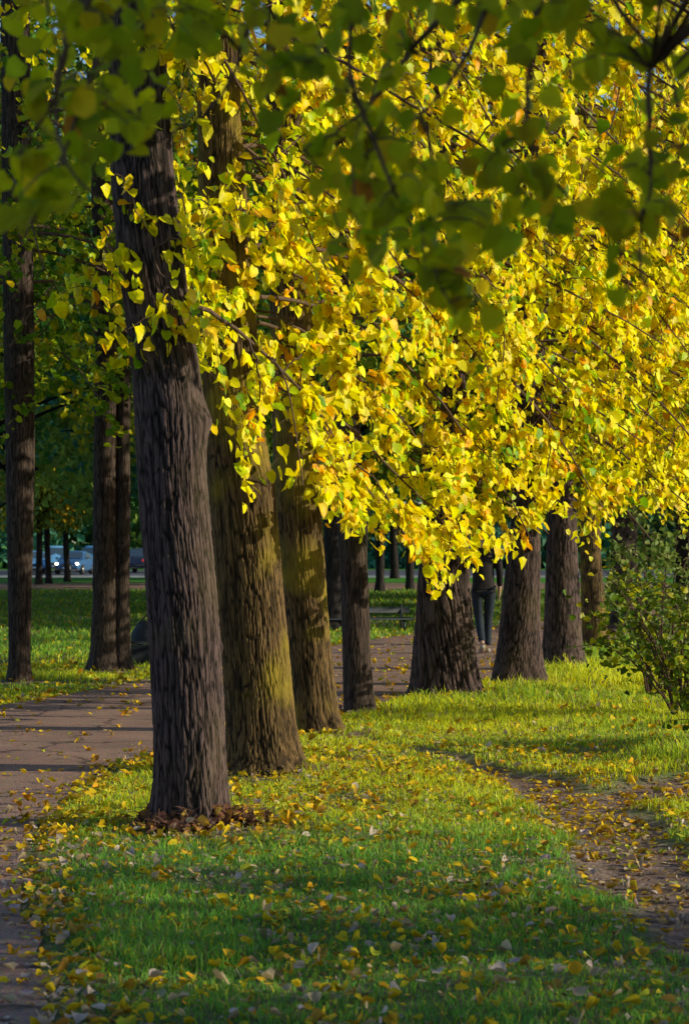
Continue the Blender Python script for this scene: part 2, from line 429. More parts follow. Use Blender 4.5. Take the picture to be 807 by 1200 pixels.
def asphalt(name, c1, c2):
    m, nt, out = new_mat(name); L = nt.links.new
    p = nd(nt, 'ShaderNodeBsdfPrincipled', Roughness=.8); p.inputs['Specular IOR Level'].default_value = .3
    tc = nd(nt, 'ShaderNodeTexCoord')
    n1 = nd(nt, 'ShaderNodeTexNoise', Scale=1.1, Detail=8.0, Roughness=.6); L(tc.outputs['Object'], n1.inputs['Vector'])
    n9 = nd(nt, 'ShaderNodeTexNoise', Scale=45.0, Detail=6.0, Roughness=.8); L(tc.outputs['Object'], n9.inputs['Vector'])
    n8 = nd(nt, 'ShaderNodeTexVoronoi', Scale=.55, feature='DISTANCE_TO_EDGE')
    nw = nd(nt, 'ShaderNodeTexNoise', Scale=2.5, Detail=5.0); L(tc.outputs['Object'], nw.inputs['Vector'])
    vm = nd(nt, 'ShaderNodeVectorMath', operation='MULTIPLY_ADD'); L(nw.outputs['Color'], vm.inputs[0]); vm.inputs[1].default_value = (.6, .6, 0); L(tc.outputs['Object'], vm.inputs[2])
    L(vm.outputs[0], n8.inputs['Vector'])
    n2 = nd(nt, 'ShaderNodeTexVoronoi', Scale=120.0); L(tc.outputs['Object'], n2.inputs['Vector'])
    m2 = nd(nt, 'ShaderNodeMix', data_type='RGBA', blend_type='MULTIPLY'); m2.inputs[0].default_value = .6
    L(ramp(nt, n1.outputs[0], [(.3, c1), (.7, c2)]), m2.inputs[6]); L(n2.outputs['Color'], m2.inputs[7])
    m3 = nd(nt, 'ShaderNodeMix', data_type='RGBA', blend_type='MULTIPLY'); m3.inputs[0].default_value = 1
    L(m2.outputs[2], m3.inputs[6]); L(ramp(nt, n9.outputs[0], [(.35, (.55, .55, .58)), (.62, (1.15, 1.12, 1.1))]), m3.inputs[7])
    m4 = nd(nt, 'ShaderNodeMix', data_type='RGBA', blend_type='MULTIPLY'); m4.inputs[0].default_value = 1
    L(m3.outputs[2], m4.inputs[6]); L(ramp(nt, n8.outputs['Distance'], [(.004, (.35, .33, .33)), (.018, (1, 1, 1))]), m4.inputs[7])
    L(m4.outputs[2], p.inputs['Base Color'])
    b = nd(nt, 'ShaderNodeBump', Strength=.5, Distance=.006); L(n2.outputs['Distance'], b.inputs['Height']); L(b.outputs[0], p.inputs['Normal'])
    L(p.outputs[0], out.inputs[0]); return m
M_path = asphalt('path_asphalt', (.33, .20, .16), (.56, .35, .26))
M_road = asphalt('road_asphalt', (.10, .11, .13), (.15, .16, .19))
def strip(name, A, B, z, mat, label):
    n = len(A); k = 14
    t = np.linspace(0, 1, k)[None, :, None]
    G = A[:, None]*(1-t)+B[:, None]*t
    zz = np.zeros((n, k))+z
    V = np.dstack([G, zz]).reshape(-1, 3)
    i = np.arange(n-1)[:, None]*k; j = np.arange(k-1)[None]
    q = np.stack([i+j, i+k+j, i+k+j+1, i+j+1], -1).reshape(-1, 4)
    return tag(link(name, make_mesh(name, V, [q], mat)), kind='structure', label=label)
Aj = NE+np.stack([.05*vn(NE[:, 1]*5, NE[:, 0]*5, 0, 3), 0*NE[:, 0]], 1)
strip('path', Aj, FE, .006, M_path, 'curving asphalt footpath scattered with leaves')
xx = np.linspace(-90, 120, 60)
strip('cross_path', np.stack([xx, 76+.02*xx+0*xx], 1), np.stack([xx, 87+.02*xx], 1), .012, M_path, 'far shaded footpath crossing the lawn')
strip('road', np.stack([xx*2, 139+0*xx], 1), np.stack([xx*2, 172+0*xx], 1), -.60, M_road, 'road with cars beyond the park')
gk = Geo(); gk.box((20, 138.8, -.56), (420, .3, .16), bev=.02)
tag(link('kerb', gk.mesh('kerb', simple_mat('kerb_stone', (.10, .11, .14), .8, scale=3))), kind='structure', label='stone kerb along the road')

# ------------------------------------------------------------------ grass
trunk_xy = BASES[:, :2]
def grass():
    V = []; C = []; tot = 0
    bands = [(4, 8, 1500), (8, 10, 4200), (10, 13, 3900), (13, 17, 2500), (17, 22, 1500), (22, 29, 850), (29, 40, 420), (40, 56, 170), (56, 75, 80)]
    Xs = []; 
    for a, b, n in bands:
        wdt = .165*b+.7; area = (b-a)*2*wdt; k = int(area*n)
        Xs.append(np.stack([rng.uniform(-wdt, wdt, k), rng.uniform(a, b, k), np.full(k, 1/math.sqrt(n))], 1))
    P = np.vstack(Xs)
    P = P[np.abs(P[:, 0]) < .16*P[:, 1]+.6]
    sd = path_sd(P[:, :2]); da = dirt_amt(P[:, :2])
    keep = (sd > .02+.14*rng.random(len(P))**2+.06*vn(P[:, 0]*4, P[:, 1]*4, 0, 8)) & (rng.random(len(P)) > np.clip(da*1.6, 0, 1))
    P = P[keep]; sd = sd[keep]
    # patchiness
    pt = vn(P[:, 0]*1.4, P[:, 1]*1.4, 0, 21)*.6+vn(P[:, 0]*5, P[:, 1]*5, 0, 22)*.4
    keep = rng.random(len(P)) < np.clip(.95+.55*pt, .25, 1)
    P = P[keep]; pt = pt[keep]; sd = sd[keep]
    for bx, by, br in BASES:
        dd = np.hypot(P[:, 0]-bx, P[:, 1]-by); keep = (dd > br*1.02) & (rng.random(len(P)) > .85*(1-sstep(br+.05, br+.4, dd)))
        P = P[keep]; pt = pt[keep]; sd = sd[keep]
    n = len(P)
    tall = sstep(19, 22, P[:, 1])*sstep(-.2, .6, P[:, 0])*(P[:, 1] < 34)      # the longer grass at the right
    tall = np.maximum(tall, 1.3*np.exp(-((P[:, 0]-2.5)/.5)**2-((P[:, 1]-17.6)/1.4)**2))
    tuft = (vn(P[:, 0]*2.2, P[:, 1]*2.2, 0, 33) > .5)
    L = rng.uniform(.02, .06, n)*(1+.6*pt)*(1+1.1*tall)*(1+.5*tuft)*np.clip(P[:, 1]/22, 1, 1.6)
    L *= sstep(-.0, .3, sd)*.6+.4
    wd = np.clip(P[:, 2]*.17, .0022, .03)*rng.uniform(.7, 1.3, n)
    ang = rng.uniform(0, 2*np.pi, n); le = rng.uniform(.15, 1.0, n)
    D = np.stack([np.cos(ang), np.sin(ang)], 1)
    bang = rng.uniform(0, 2*np.pi, n); W = np.stack([np.cos(bang), np.sin(bang), 0*bang], 1)*wd[:, None]
    z = hgt(P[:, 0], P[:, 1])
    b = np.stack([P[:, 0], P[:, 1], z-.004], 1)
    m = b.copy(); m[:, :2] += D*(L*le*.3)[:, None]; m[:, 2] += L*.62
    t = b.copy(); t[:, :2] += D*(L*le)[:, None]; t[:, 2] += L*(1-.35*le*le)
    V = np.stack([b-W, b+W, m+W*.75, m-W*.75, t], 1).reshape(-1, 3)
    o = (np.arange(n)*5)[:, None]
    col = np.array([(.10, .37, .055)])*np.ones((n, 1))
    u = rng.random(n)[:, None]
    col = col*(1-u)+np.array([(.30, .56, .04)])*u
    far = (sstep(12, 14.5, P[:, 1])*(1-.8*sstep(28, 34, P[:, 1]))*np.clip(.8+.5*vn(P[:, 0]*.8, P[:, 1]*.5, 0, 77), .3, 1.1))[:, None]  # sunlit band, painted as yellow into the blade colour below
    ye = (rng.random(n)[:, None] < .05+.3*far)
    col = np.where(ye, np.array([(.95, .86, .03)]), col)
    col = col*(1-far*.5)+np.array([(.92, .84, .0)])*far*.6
    far_shade = (sstep(38, 46, P[:, 1]))[:, None]; col = col*(1-.45*far_shade)  # shade on the back lawn, darkened into the blades
    dead = rng.random(n)[:, None] < .13
    col = np.where(dead, np.array([(.3, .22, .10)]), col)
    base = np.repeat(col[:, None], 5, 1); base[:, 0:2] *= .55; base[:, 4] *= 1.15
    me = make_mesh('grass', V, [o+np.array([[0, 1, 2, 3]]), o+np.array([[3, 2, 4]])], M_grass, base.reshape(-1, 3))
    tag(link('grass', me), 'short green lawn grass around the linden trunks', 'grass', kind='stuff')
    print('grass', n)
grass()

# ------------------------------------------------------------------ fallen leaves
PAL = np.array([(.85, .58, .02), (.75, .40, .02), (.55, .30, .05), (.62, .46, .26), (.50, .52, .04), (.66, .52, .44)])
PALN = ['bright yellow', 'orange yellow', 'brown', 'pale tan', 'yellow green', 'pale pinkish']
def litter_points():
    out = []
    for a, b, n in [(6, 11.3, 420), (11.3, 14, 380), (14, 18, 240), (18, 24, 110), (24, 32, 75), (32, 46, 32), (46, 62, 14)]:
        wdt = .16*b+.5; k = int((b-a)*2*wdt*n)
        out.append(np.stack([rng.uniform(-wdt, wdt, k), rng.uniform(a, b, k)], 1))
    P = np.vstack(out)
    P = P[np.abs(P[:, 0]) < .158*P[:, 1]+.45]
    sd = path_sd(P); da = dirt_amt(P)
    edge = np.exp(-((sd-.07)/.17)**2)
    w_ = np.where(sd < 0, .08+.25*sstep(20, 30, P[:, 1]), .33)+.75*edge*(P[:, 0] < 1)+.55*da
    band = sstep(13.0, 14.0, P[:, 1])*(1-sstep(17, 19, P[:, 1]))*(sd > 0)
    w_ = w_+.35*band-.42*da-.12*sstep(26, 34, P[:, 1])*(P[:, 0] < 0)+.5*(vn(P[:, 0]*1.5, P[:, 1]*1.5, 0, 41) > .25)*(sd > 0)*.5
    for bx, by, br in BASES[:8]:
        dd = np.hypot(P[:, 0]-bx-.1, P[:, 1]-by+.15); w_ = w_+.6*(1-sstep(br+.1, br+.6, dd))
    keep = rng.random(len(P)) < w_*.8
    P = P[keep]
    for bx, by, br in BASES:
        P = P[np.hypot(P[:, 0]-bx, P[:, 1]-by) > br]
    return P
LP = litter_points()
sdL = path_sd(LP); daL = dirt_amt(LP)
def leaf_frames(P, sd, da):
    n = len(P); ongrass = (sd > 0) & (da < .5)
    z = np.where(sd < 0, .012, hgt(P[:, 0], P[:, 1])+.004)+np.where(ongrass, rng.uniform(.004, .04, n), rng.uniform(0, .012, n))
    a = rng.uniform(0, 2*np.pi, n); tl = np.where(ongrass, rng.uniform(0, .75, n), rng.uniform(0, .28, n)); ta = rng.uniform(0, 2*np.pi, n)
    N = np.stack([np.sin(tl)*np.cos(ta), np.sin(tl)*np.sin(ta), np.cos(tl)], 1)
    A = np.stack([np.cos(a), np.sin(a), 0*a], 1); A = A-N*(A*N).sum(1)[:, None]
    S = rng.uniform(.024, .054, n)
    near = P[:, 1] < 13
    pr = np.where(near[:, None], np.array([[.30, .15, .12, .17, .14, .12]]), np.array([[.5, .2, .1, .08, .1, .02]]))
    cs = np.cumsum(pr, 1); ci = (rng.random(n)[:, None]*cs[:, -1:] > cs).sum(1)
    return np.stack([P[:, 0], P[:, 1], z], 1), A, N, S, ci
Pz, A_, N_, S_, ci_ = leaf_frames(LP, sdL, daL)
S_ *= np.clip(LP[:, 1]/16, 1, 1.35)
vis = (LP[:, 1] < 11.3) & (LP[:, 1] > 7.75) & (np.abs(LP[:, 0]) < .147*LP[:, 1])
idx = np.where(vis)[0]; print('vis', len(idx)); idx = idx[np.argsort(LP[idx, 1]/S_[idx])[:290]]
indiv = np.zeros(len(LP), bool); indiv[idx] = True
drop = np.zeros(len(LP), bool)
lf = Leaves(curl=1.7); k_ = ~indiv & ~drop
lf.add(Pz[k_], A_[k_], N_[k_], S_[k_], PAL[ci_[k_]]*rng.uniform(.7, 1.1, (k_.sum(), 1)))
nb_ = 40000; bp = np.stack([rng.uniform(-2.6, 4.2, nb_), rng.uniform(7.2, 20, nb_)], 1)
sb = path_sd(bp); wb = np.clip(.55+.6*vn(bp[:, 0]*2, bp[:, 1]*2, 0, 91), 0, 1)*np.where(sb < 0, np.exp(sb/.12), 1)
kb = (np.abs(bp[:, 0]) < .155*bp[:, 1]+.3) & (rng.random(nb_) < wb); bp = bp[kb]; sb = sb[kb]
Pb, Ab, Nb, Sb, cb = leaf_frames(bp, sb, dirt_amt(bp))
Pb[:, 2] -= .004; pb = np.array([(.35, .22, .12), (.5, .38, .25), (.6, .4, .05), (.2, .1, .05), (.6, .5, .04), (.45, .33, .28)])
lf.add(Pb, Ab, Nb, Sb*rng.uniform(.2, .5, len(bp)), pb[rng.integers(6, size=len(bp))])
tag(link('fallen_leaves', lf.mesh('fallen_leaves', M_litter)), 'autumn leaf litter covering lawn, dirt trail and footpath', 'leaf litter', kind='stuff')
# prominent near leaves: each its own object
var = {}
for c in range(6):
    for v in range(7):
        q_ = Leaves(curl=1.7); q_.add([0, 0, 0], [0, 1, 0], [0, 0, 1], 1.0, PAL[c]*rng.uniform(.8, 1.05)); var[c, v] = q_.mesh('fallen_leaf', M_litter)
for i_ in idx:
    c = int(ci_[i_]); o = bpy.data.objects.new('fallen_leaf', var[c, int(rng.integers(7))]); COL.objects.link(o)
    N = Vector(N_[i_]).normalized(); A = Vector(A_[i_]).normalized(); X = A.cross(N)
    o.matrix_world = Matrix.Translation(Vector(Pz[i_])) @ Matrix((X, A, N)).transposed().to_4x4() @ Matrix.Scale(float(S_[i_]), 4)
    where = 'on the dark footpath at lower left' if sdL[i_] < 0 else ('on the dirt trail at lower right' if daL[i_] > .5 else 'in the shaded near grass')
    tag(o, f'{PALN[c]} fallen leaf lying {where}', 'fallen leaf', f'{PALN[c]} fallen leaves {where}')
print('litter', len(LP), 'individual', len(idx))

# ------------------------------------------------------------------ trunk mesh
def trunk_geo(t, key='e', seed=0, top=10.0, res=1.0):
    d = t['d']; E = sorted([(EYE+(HY-py)/F*d, ((l+r)/2-CX)/F*d, (r-l)/2/F*d) for py, l, r in t[key]])
    z0 = E[0][0]; E = [(z-z0 if k == 0 else z, x, r) for k, (z, x, r) in enumerate(E)]
    if E[1][0] < E[0][0]+.02: E.pop(1)
    zl, xl, rl = E[-1]; zp, xp, rp = E[-3]
    sl_ = (xl-xp)/(zl-zp+1e-6)
    if zl < top:
        for k in range(1, 4):
            zz = zl+(top-zl)*k/3; E.append((zz, xl+sl_*(zz-zl)*.6, rl*(1-.27*k)))
    E = np.array(E); hi = t['hi']
    circ = 2*np.pi*E[2][2]
    if hi:
        dz = .0115*d/14/res; nth = int(min(370, max(72, circ/(.0039*d/14)*res)))
        zs = np.concatenate([np.arange(-.08, min(zl+.1, 7), dz), np.arange(min(zl+.1, 7), E[-1][0], .15)])
    else:
        nth = 40; zs = np.arange(-.1, E[-1][0], .08)
    xc = np.interp(zs, E[:, 0], E[:, 1]); rr = np.interp(zs, E[:, 0], E[:, 2])
    ker = np.ones(9)/9 if hi else np.ones(3)/3
    pad = len(ker)//2
    xc = np.convolve(np.pad(xc, pad, 'edge'), ker, 'valid'); rr = np.convolve(np.pad(rr, pad, 'edge'), ker, 'valid')
    th = np.arange(nth)/nth*2*np.pi
    TH, Z = np.meshgrid(th, zs); RR = rr[:, None]+0*TH
    Rr = np.maximum(RR, .05)
    cx, cy = np.cos(TH)*Rr, np.sin(TH)*Rr
    wz = Z+.05*vn(cx*7, cy*7, Z*2.0, seed+3)
    tw = t.get('twist', .12)*Z
    cxr = np.cos(TH+tw)*Rr; cyr = np.sin(TH+tw)*Rr
    wx = .009*vn(cx*9, cy*9, Z*2.6, seed+4); wy = .009*vn(cx*9+9, cy*9, Z*2.6, seed+5)
    k = t.get('bk', 64.0)
    n1 = vn((cxr+wx)*k, (cyr+wy)*k, wz*k/11, seed+1)
    n2 = vn((cxr+wx)*k*2.1, (cyr+wy)*k*2.1, wz*k/5, seed+2)
    n3 = vn((cxr+wx)*k*.8+7, (cyr+wy)*k*.8, wz*k/14, seed+9)
    fis = sstep(.0, .26, np.minimum(np.abs(n1), np.abs(n3)*1.15))*.72+sstep(0, .22, np.abs(n2))*.28
    fine = vn(cxr*k*4, cyr*k*4, wz*k/1.5, seed+6)
    amp = .0108*min(1.0, rr.mean()/.2)*t.get('amp', 1.0)
    big = vn(cx*3.2, cy*3.2, Z*.9, seed+7)
    big2 = vn(cx*8, cy*8, Z*2.2, seed+17)
    lob = .5+.5*vn(np.cos(TH)*2.4, np.sin(TH)*2.4, 0*Z, seed+8)
    RR = RR*(1+.035*big+.018*big2+(.5*lob-.14)*np.exp(-np.maximum(Z, 0)/.2)) + amp*(fis-.75)+.003*fine
    for (bz, ba, bw, bh) in t.get('burl', []):
        da_ = (TH-ba+np.pi) % (2*np.pi)-np.pi
        RR += bh*np.exp(-((Z-bz)/bw)**2-(da_*Rr/bw)**2)
    V = np.stack([xc[:, None]+np.cos(TH)*RR, d+np.sin(TH)*RR+0*Z, Z], -1).reshape(-1, 3)
    m = len(zs); i = np.arange(m-1)[:, None]*nth; j = np.arange(nth)[None]; j2 = (j+1) % nth
    q = np.stack([i+j, i+j2, i+nth+j2, i+nth+j], -1).reshape(-1, 4)
    f = np.clip(fis*.9+.12*fine, 0, 1)
    cap = np.arange((m-1)*nth, m*nth)[None]
    spine = np.stack([xc, np.full(m, d), zs], 1)
    return V, q, cap, f.ravel(), spine, rr

# ------------------------------------------------------------------ crowns
def bez(a, b, c, n):
    t = np.linspace(0, 1, n)[:, None]; return (1-t)**2*a+2*t*(1-t)*b+t*t*c
def kmeans(P, k, it=8):
    k = min(k, len(P)); C = P[rng.choice(len(P), k, replace=False)]
    for _ in range(it):
        D = ((P[:, None]-C[None])**2).sum(-1); l = D.argmin(1)
        for q in range(k):
            if (l == q).any(): C[q] = P[l == q].mean(0)
    return l, C
YEL = np.array([(1.0, .86, .0), (1.0, .70, .0), (1.0, .95, .002), (.62, .76, .004), (.22, .42, .006), (1.0, .48, .0)])
def pick(pr, n):
    cs = np.cumsum(pr); return (rng.random(n)[:, None]*cs[-1] > cs[None]).sum(1)
def crown(root, spine, rad, T, nl, out, lo_z, leafn=(9, 14), size=.085, pr=(.46, .17, .18, .12, .04, .04), mat=M_leaf,
          simple=False, spacing=.045, twr=.0032, seed_dir=None, limb_r=.035, branch_mat=M_twig, bare=None, cmul=1.0, sun_bias=.5, twlen=(.25, .6)):
    """T: target points (twig tips). builds limbs from the trunk spine, twigs to the targets, leaves along the twigs"""
    G = Geo(); LV = Leaves(simple)
    lab, C = kmeans(T, nl)
    for q in range(len(C)):
        tg = T[lab == q]
        if not len(tg): continue
        c = C[q]
        hz = np.clip(c[2]+.3+np.linalg.norm((c-spine[0])[:2])*rng.uniform(.05, .45), lo_z, spine[-1][2]-.3)
        si = np.abs(spine[:, 2]-hz).argmin(); s0 = spine[si]
        ln = np.linalg.norm(c-s0)
        mid = (s0+c)/2+np.array([0, 0, .28*ln])+rng.normal(0, .08*ln, 3)
        tip = c+(c-s0)*np.array([.25, .25, 0])+np.array([0, 0, -.1*ln])
        n = 14; Pm = bez(s0, mid, tip, n)+np.cumsum(rng.normal(0, .018, (n, 3)), 0)*np.linspace(0, 1, n)[:, None]
        r0 = min(limb_r*(.5+.2*ln), rad[si]*.5); rl = np.linspace(r0, .006, n)
        G.tube(Pm, rl, 6, cap=False)
        # secondary branches
        ns = max(1, len(tg)//7); l2, C2 = kmeans(tg, ns, 4)
        for u in range(len(C2)):
            tt = tg[l2 == u]
            if not len(tt): continue
            b_i = 3+np.linalg.norm(Pm[3:]-C2[u]-np.array([0, 0, .35]), axis=1).argmin(); b0 = Pm[b_i]
            l_ = np.linalg.norm(C2[u]-b0)
            m2 = (b0+C2[u])/2+np.array([0, 0, .22*l_])+rng.normal(0, .1*l_, 3)
            S2 = bez(b0, m2, C2[u], 8)+rng.normal(0, .008, (8, 3)); S2[0] = b0
            G.tube(S2, np.linspace(min(rl[b_i]*.7, .012), twr*1.3, 8), 5, cap=False)
            for p in tt:
                a0 = S2[2:][np.linalg.norm(S2[2:]-p-np.array([0, 0, .25]), axis=1).argmin()]
                l3 = np.linalg.norm(p-a0)
                m3 = (a0+p)/2+np.array([0, 0, .25*l3])+rng.normal(0, .12*l3, 3)
                W = bez(a0, m3, p, 7); 
                G.tube(W, np.linspace(twr, twr*.4, 7), 3, cap=False)
                if bare is not None and rng.random() < bare: continue
                k = int(rng.integers(*leafn))
                lspan = rng.uniform(*twlen); seg = np.linalg.norm(np.diff(W, axis=0), axis=1).sum()
                f0 = max(.0, 1-lspan/max(seg, .05))
                t_ = np.linspace(f0, 1, k); x_ = np.interp(t_*6, np.arange(7), W[:, 0]); y_ = np.interp(t_*6, np.arange(7), W[:, 1]); z_ = np.interp(t_*6, np.arange(7), W[:, 2])
                pp = np.stack([x_, y_, z_], 1)+rng.normal(0, .022, (k, 3))*(size/.08)
                o = out(pp)
                N = o*1.0+rng.normal(0, .42, (k, 3))+np.array([0, 0, .25])
                A = np.array([[0, 0, -1.0]])+rng.normal(0, .45, (k, 3))+o*.25
                A = A-N*((A*N).sum(1)/(N*N).sum(1))[:, None]
                S = size*rng.uniform(.42, 1.2, k)
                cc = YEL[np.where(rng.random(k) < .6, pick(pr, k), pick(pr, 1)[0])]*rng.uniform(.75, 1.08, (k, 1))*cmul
                LV.add(pp, A, N, S, cc)
    b = link('branches', G.mesh('branches', branch_mat, True), root)
    f = link('crown', LV.mesh('crown', mat), root)
    return LV.count()

OUTD = np.array([.86, -.42, .28])
def out_row(p): return np.zeros_like(p)+OUTD
# the sunlit curtain: bottom edge (photo x -> y) and distance
BX = [95, 130, 150, 190, 215, 250, 290, 335, 390, 440, 480, 500, 520, 560, 600, 620, 650, 690, 705, 730, 765, 800, 860, 1000, 1150]
BY = [395, 450, 440, 440, 455, 520, 600, 590, 625, 655, 660, 695, 700, 668, 675, 650, 595, 655, 645, 600, 625, 640, 560, 450, 380]
DX = [60, 130, 250, 400, 500, 600, 700, 800, 1000, 1200]; DY = [14.2, 14.2, 14.6, 16.0, 17.5, 19.0, 20.5, 22, 25, 28]
TX = [60, 130, 200, 260, 330, 400, 1200]; TD = [.10, .10, .28, .42, .65, 1.0, 1.0]
def curtain_targets(n):
    px = rng.uniform(95, 1000, n); py = rng.uniform(-420, 715, n)
    thick = rng.random(n)**1.5*2.4
    keep = rng.random(n) < np.interp(px, TX, TD)
    # loosen the left upper region where trunks show through
    keep &= ~((px < 330) & (rng.random(n) < .55*(py < 230)))
    low = py > np.interp(px, BX, BY)-14
    keep &= ~low
    # ragged bottom: drop some near the edge with depth clumps
    px, py, thick = px[keep], py[keep], thick[keep]
    d = np.interp(px, DX, DY)+thick+.9*vn(px/55, py/70, 0, 51)
    d = d+np.clip((200-py)/600, 0, 1)*1.2
    cl = vn(px/38, py/34, d*1.2, 52)+.5*vn(px/16, py/16, d, 53)
    k2 = (cl > -.24-(.25*(py > 300))-.22*(px > 380))
    px, py, d = px[k2], py[k2], d[k2]
    return np.stack([(px-CX)/F*d, d, EYE+(HY-py)/F*d], 1)
CT = curtain_targets(8200)
print('curtain twigs', len(CT))
# a handful of hand-placed sprays at the left of the curtain
extra = [(58, 345, 13.4), (50, 365, 13.5), (148, 300, 13.2), (160, 345, 13.1), (140, 372, 13.2), (165, 425, 13.2), (120, 440, 13.3), (205, 300, 13.3), (228, 330, 13.2), (215, 420, 13.3), (240, 400, 13.3), (185, 430, 13.2),
         (505, 700, 17.2), (520, 690, 17.3), (270, 560, 15.5), (290, 592, 15.6), (560, 668, 18), (690, 655, 20), (150, 40, 13), (170, 60, 13), (220, 50, 13), (280, 40, 13), (300, 60, 13.2), (240, 300, 13.2), (255, 262, 13.2), (300, 250, 13.4), (345, 245, 13.6)]
EX = np.array([at(*e) for e in extra])
trees = {}
for k, t in enumerate(ALLT):
    t['seed'] = 100+17*k
    t['burl'] = [(float(rng.uniform(.4, 3.2)), float(rng.uniform(-2.6, -.4)), float(rng.uniform(.04, .10)), float(rng.uniform(-.012, .022))) for _ in range(5)]
ROW[0]['burl'] = [(EYE+(HY-495)/F*13.7, -.15, .09, .035), (1.0, -.1, .03, .02), (2.6, -2.0, .06, .02)]
ROW[1]['burl'] = [(1.9, -1.2, .1, .02)]; ROW[1]['amp'] = 1.25
ROW[4]['bk'] = 30; ROW[4]['amp'] = 2.6; ROW[4]['twist'] = .4
ROW[3]['bk'] = 66; ROW[3]['amp'] = .7
LEFT[0]['amp'] = .6; LEFT[1]['amp'] = .6
bases = np.array([[t['x'], t['d']] for t in ROW])
GR = 'lindens in the row along the footpath'
# assign curtain targets to the trees of the row
asg = (np.abs(CT[:, None, 1]-1.2-bases[None, :, 1])+.5*rng.random((len(CT), len(bases)))*3).argmin(1)
tot = 0
for k, t in enumerate(ROW):
    root = empty('linden_tree', (t['x'], t['d'], 0)); tag(root, t['lab'], 'tree', GR)
    top = 8.5 if k < 8 else 10
    V, q, cap, f, spine, rr = trunk_geo(t, 'e', t['seed'], top)
    link('trunk', make_mesh('trunk', V, [q, cap], M_barkp if k == 3 else (M_barkg if k in (1, 2, 7) else M_bark), None, True, f), root)
    T = CT[asg == k]
    if k == 0:
        m_ = 300; X1 = rng.uniform(-.35, 2.8, m_)
        Fr = np.stack([X1, rng.uniform(12.5, 14.2, m_), rng.uniform(3.15, 6.8, m_)+.25*np.abs(X1-1)], 1)  # sprays added on the sun side to shade the upper trunk
        Fr = Fr[~((HY-(Fr[:, 2]-EYE)*F/Fr[:, 1] > 40) & (CX+Fr[:, 0]*F/Fr[:, 1] < 400))]
        ov = 36; opx = rng.uniform(118, 300, ov); opy = rng.uniform(-30, 435, ov)
        Ov = np.array([at(a_, b_, c_) for a_, b_, c_ in zip(opx, opy, rng.uniform(12.7, 13.4, ov))])
        T = np.vstack([T, EX[:12], EX[18:], Fr, Ov])
    if k == 1: T = np.vstack([T, EX[12:18]])
    # upper crown, full round: (both sides, above the picture)
    n_up = 230 if k < 4 else 300
    a = rng.uniform(0, 2*np.pi, n_up); rad_ = np.sqrt(rng.random(n_up))*(2.9 if k < 5 else 3.2)
    zc = rng.uniform(4.6+.35*(k > 3), 9.6, n_up)
    rad_ *= np.clip(1.2-np.abs(zc-6.5)/5, .3, 1)
    U = np.stack([spine[-1][0]*.4+t['x']*.6+rad_*np.cos(a), t['d']+rad_*np.sin(a), zc], 1)
    # keep the sun's way to the curtain open
    if k < 6: U = U[~((U[:, 0] > t['x']+1.0) & (U[:, 2] < 6.0))]
    if k >= 4:
        # the skirts of the farther trees
        n_s = 620; a = rng.uniform(-1.6, 1.3, n_s); rs = rng.uniform(1.3, 3.4, n_s)
        zb = 1.9+.35*vn(a*3, rs*2, k, 61)
        zs_ = zb+rng.random(n_s)*3.6+.35*(3.2-rs)
        Sx = np.stack([t['x']+rs*np.cos(a), t['d']+rs*np.sin(a), zs_], 1)
        U = np.vstack([U, Sx])
    T = np.vstack([T, U])
    nlv = crown(root, spine, rr, T, max(8, len(T)//28), out_row, 2.6, limb_r=.017, bare=.13, size=.082 if k < 4 else .088)
    tot += nlv
print('row leaves', tot)

# left trees: shaded crowns, greener
for k, t in enumerate(LEFT):
    root = empty('linden_tree', (t['x'], t['d'], 0)); tag(root, t['lab'], 'tree', 'lindens across the footpath')
    V, q, cap, f, spine, rr = trunk_geo(t, 'e', t['seed'], 9.5)
    link('trunk', make_mesh('trunk', V, [q, cap], M_barkp, None, True, f), root)
    if 'e2' in t:
        V2, q2, cap2, f2, sp2, r2 = trunk_geo(t, 'e2', t['seed']+5, 9.0)
        link('trunk', make_mesh('trunk', V2, [q2, cap2], M_barkp, None, True, f2), root)
    n = 900; a = rng.uniform(0, 2*np.pi, n); rad_ = np.sqrt(rng.random(n))*3.6
    zb = (2.75 if k == 0 else 3.3)+.5*vn(a*2, rad_, k, 71)
    zc = zb+rng.random(n)**1.1*6.5; rad_ *= np.clip(1.15-np.maximum(zc-5, 0)/6, .3, 1)
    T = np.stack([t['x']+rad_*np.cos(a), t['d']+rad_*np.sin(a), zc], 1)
    crown(root, spine, rr, T, 30, lambda p: np.zeros_like(p)+np.array([.3, -.5, .5]), 3.2, size=.09, cmul=.62, pr=(.05, .03, .10, .34, .5, .01), leafn=(9, 15), limb_r=.022)

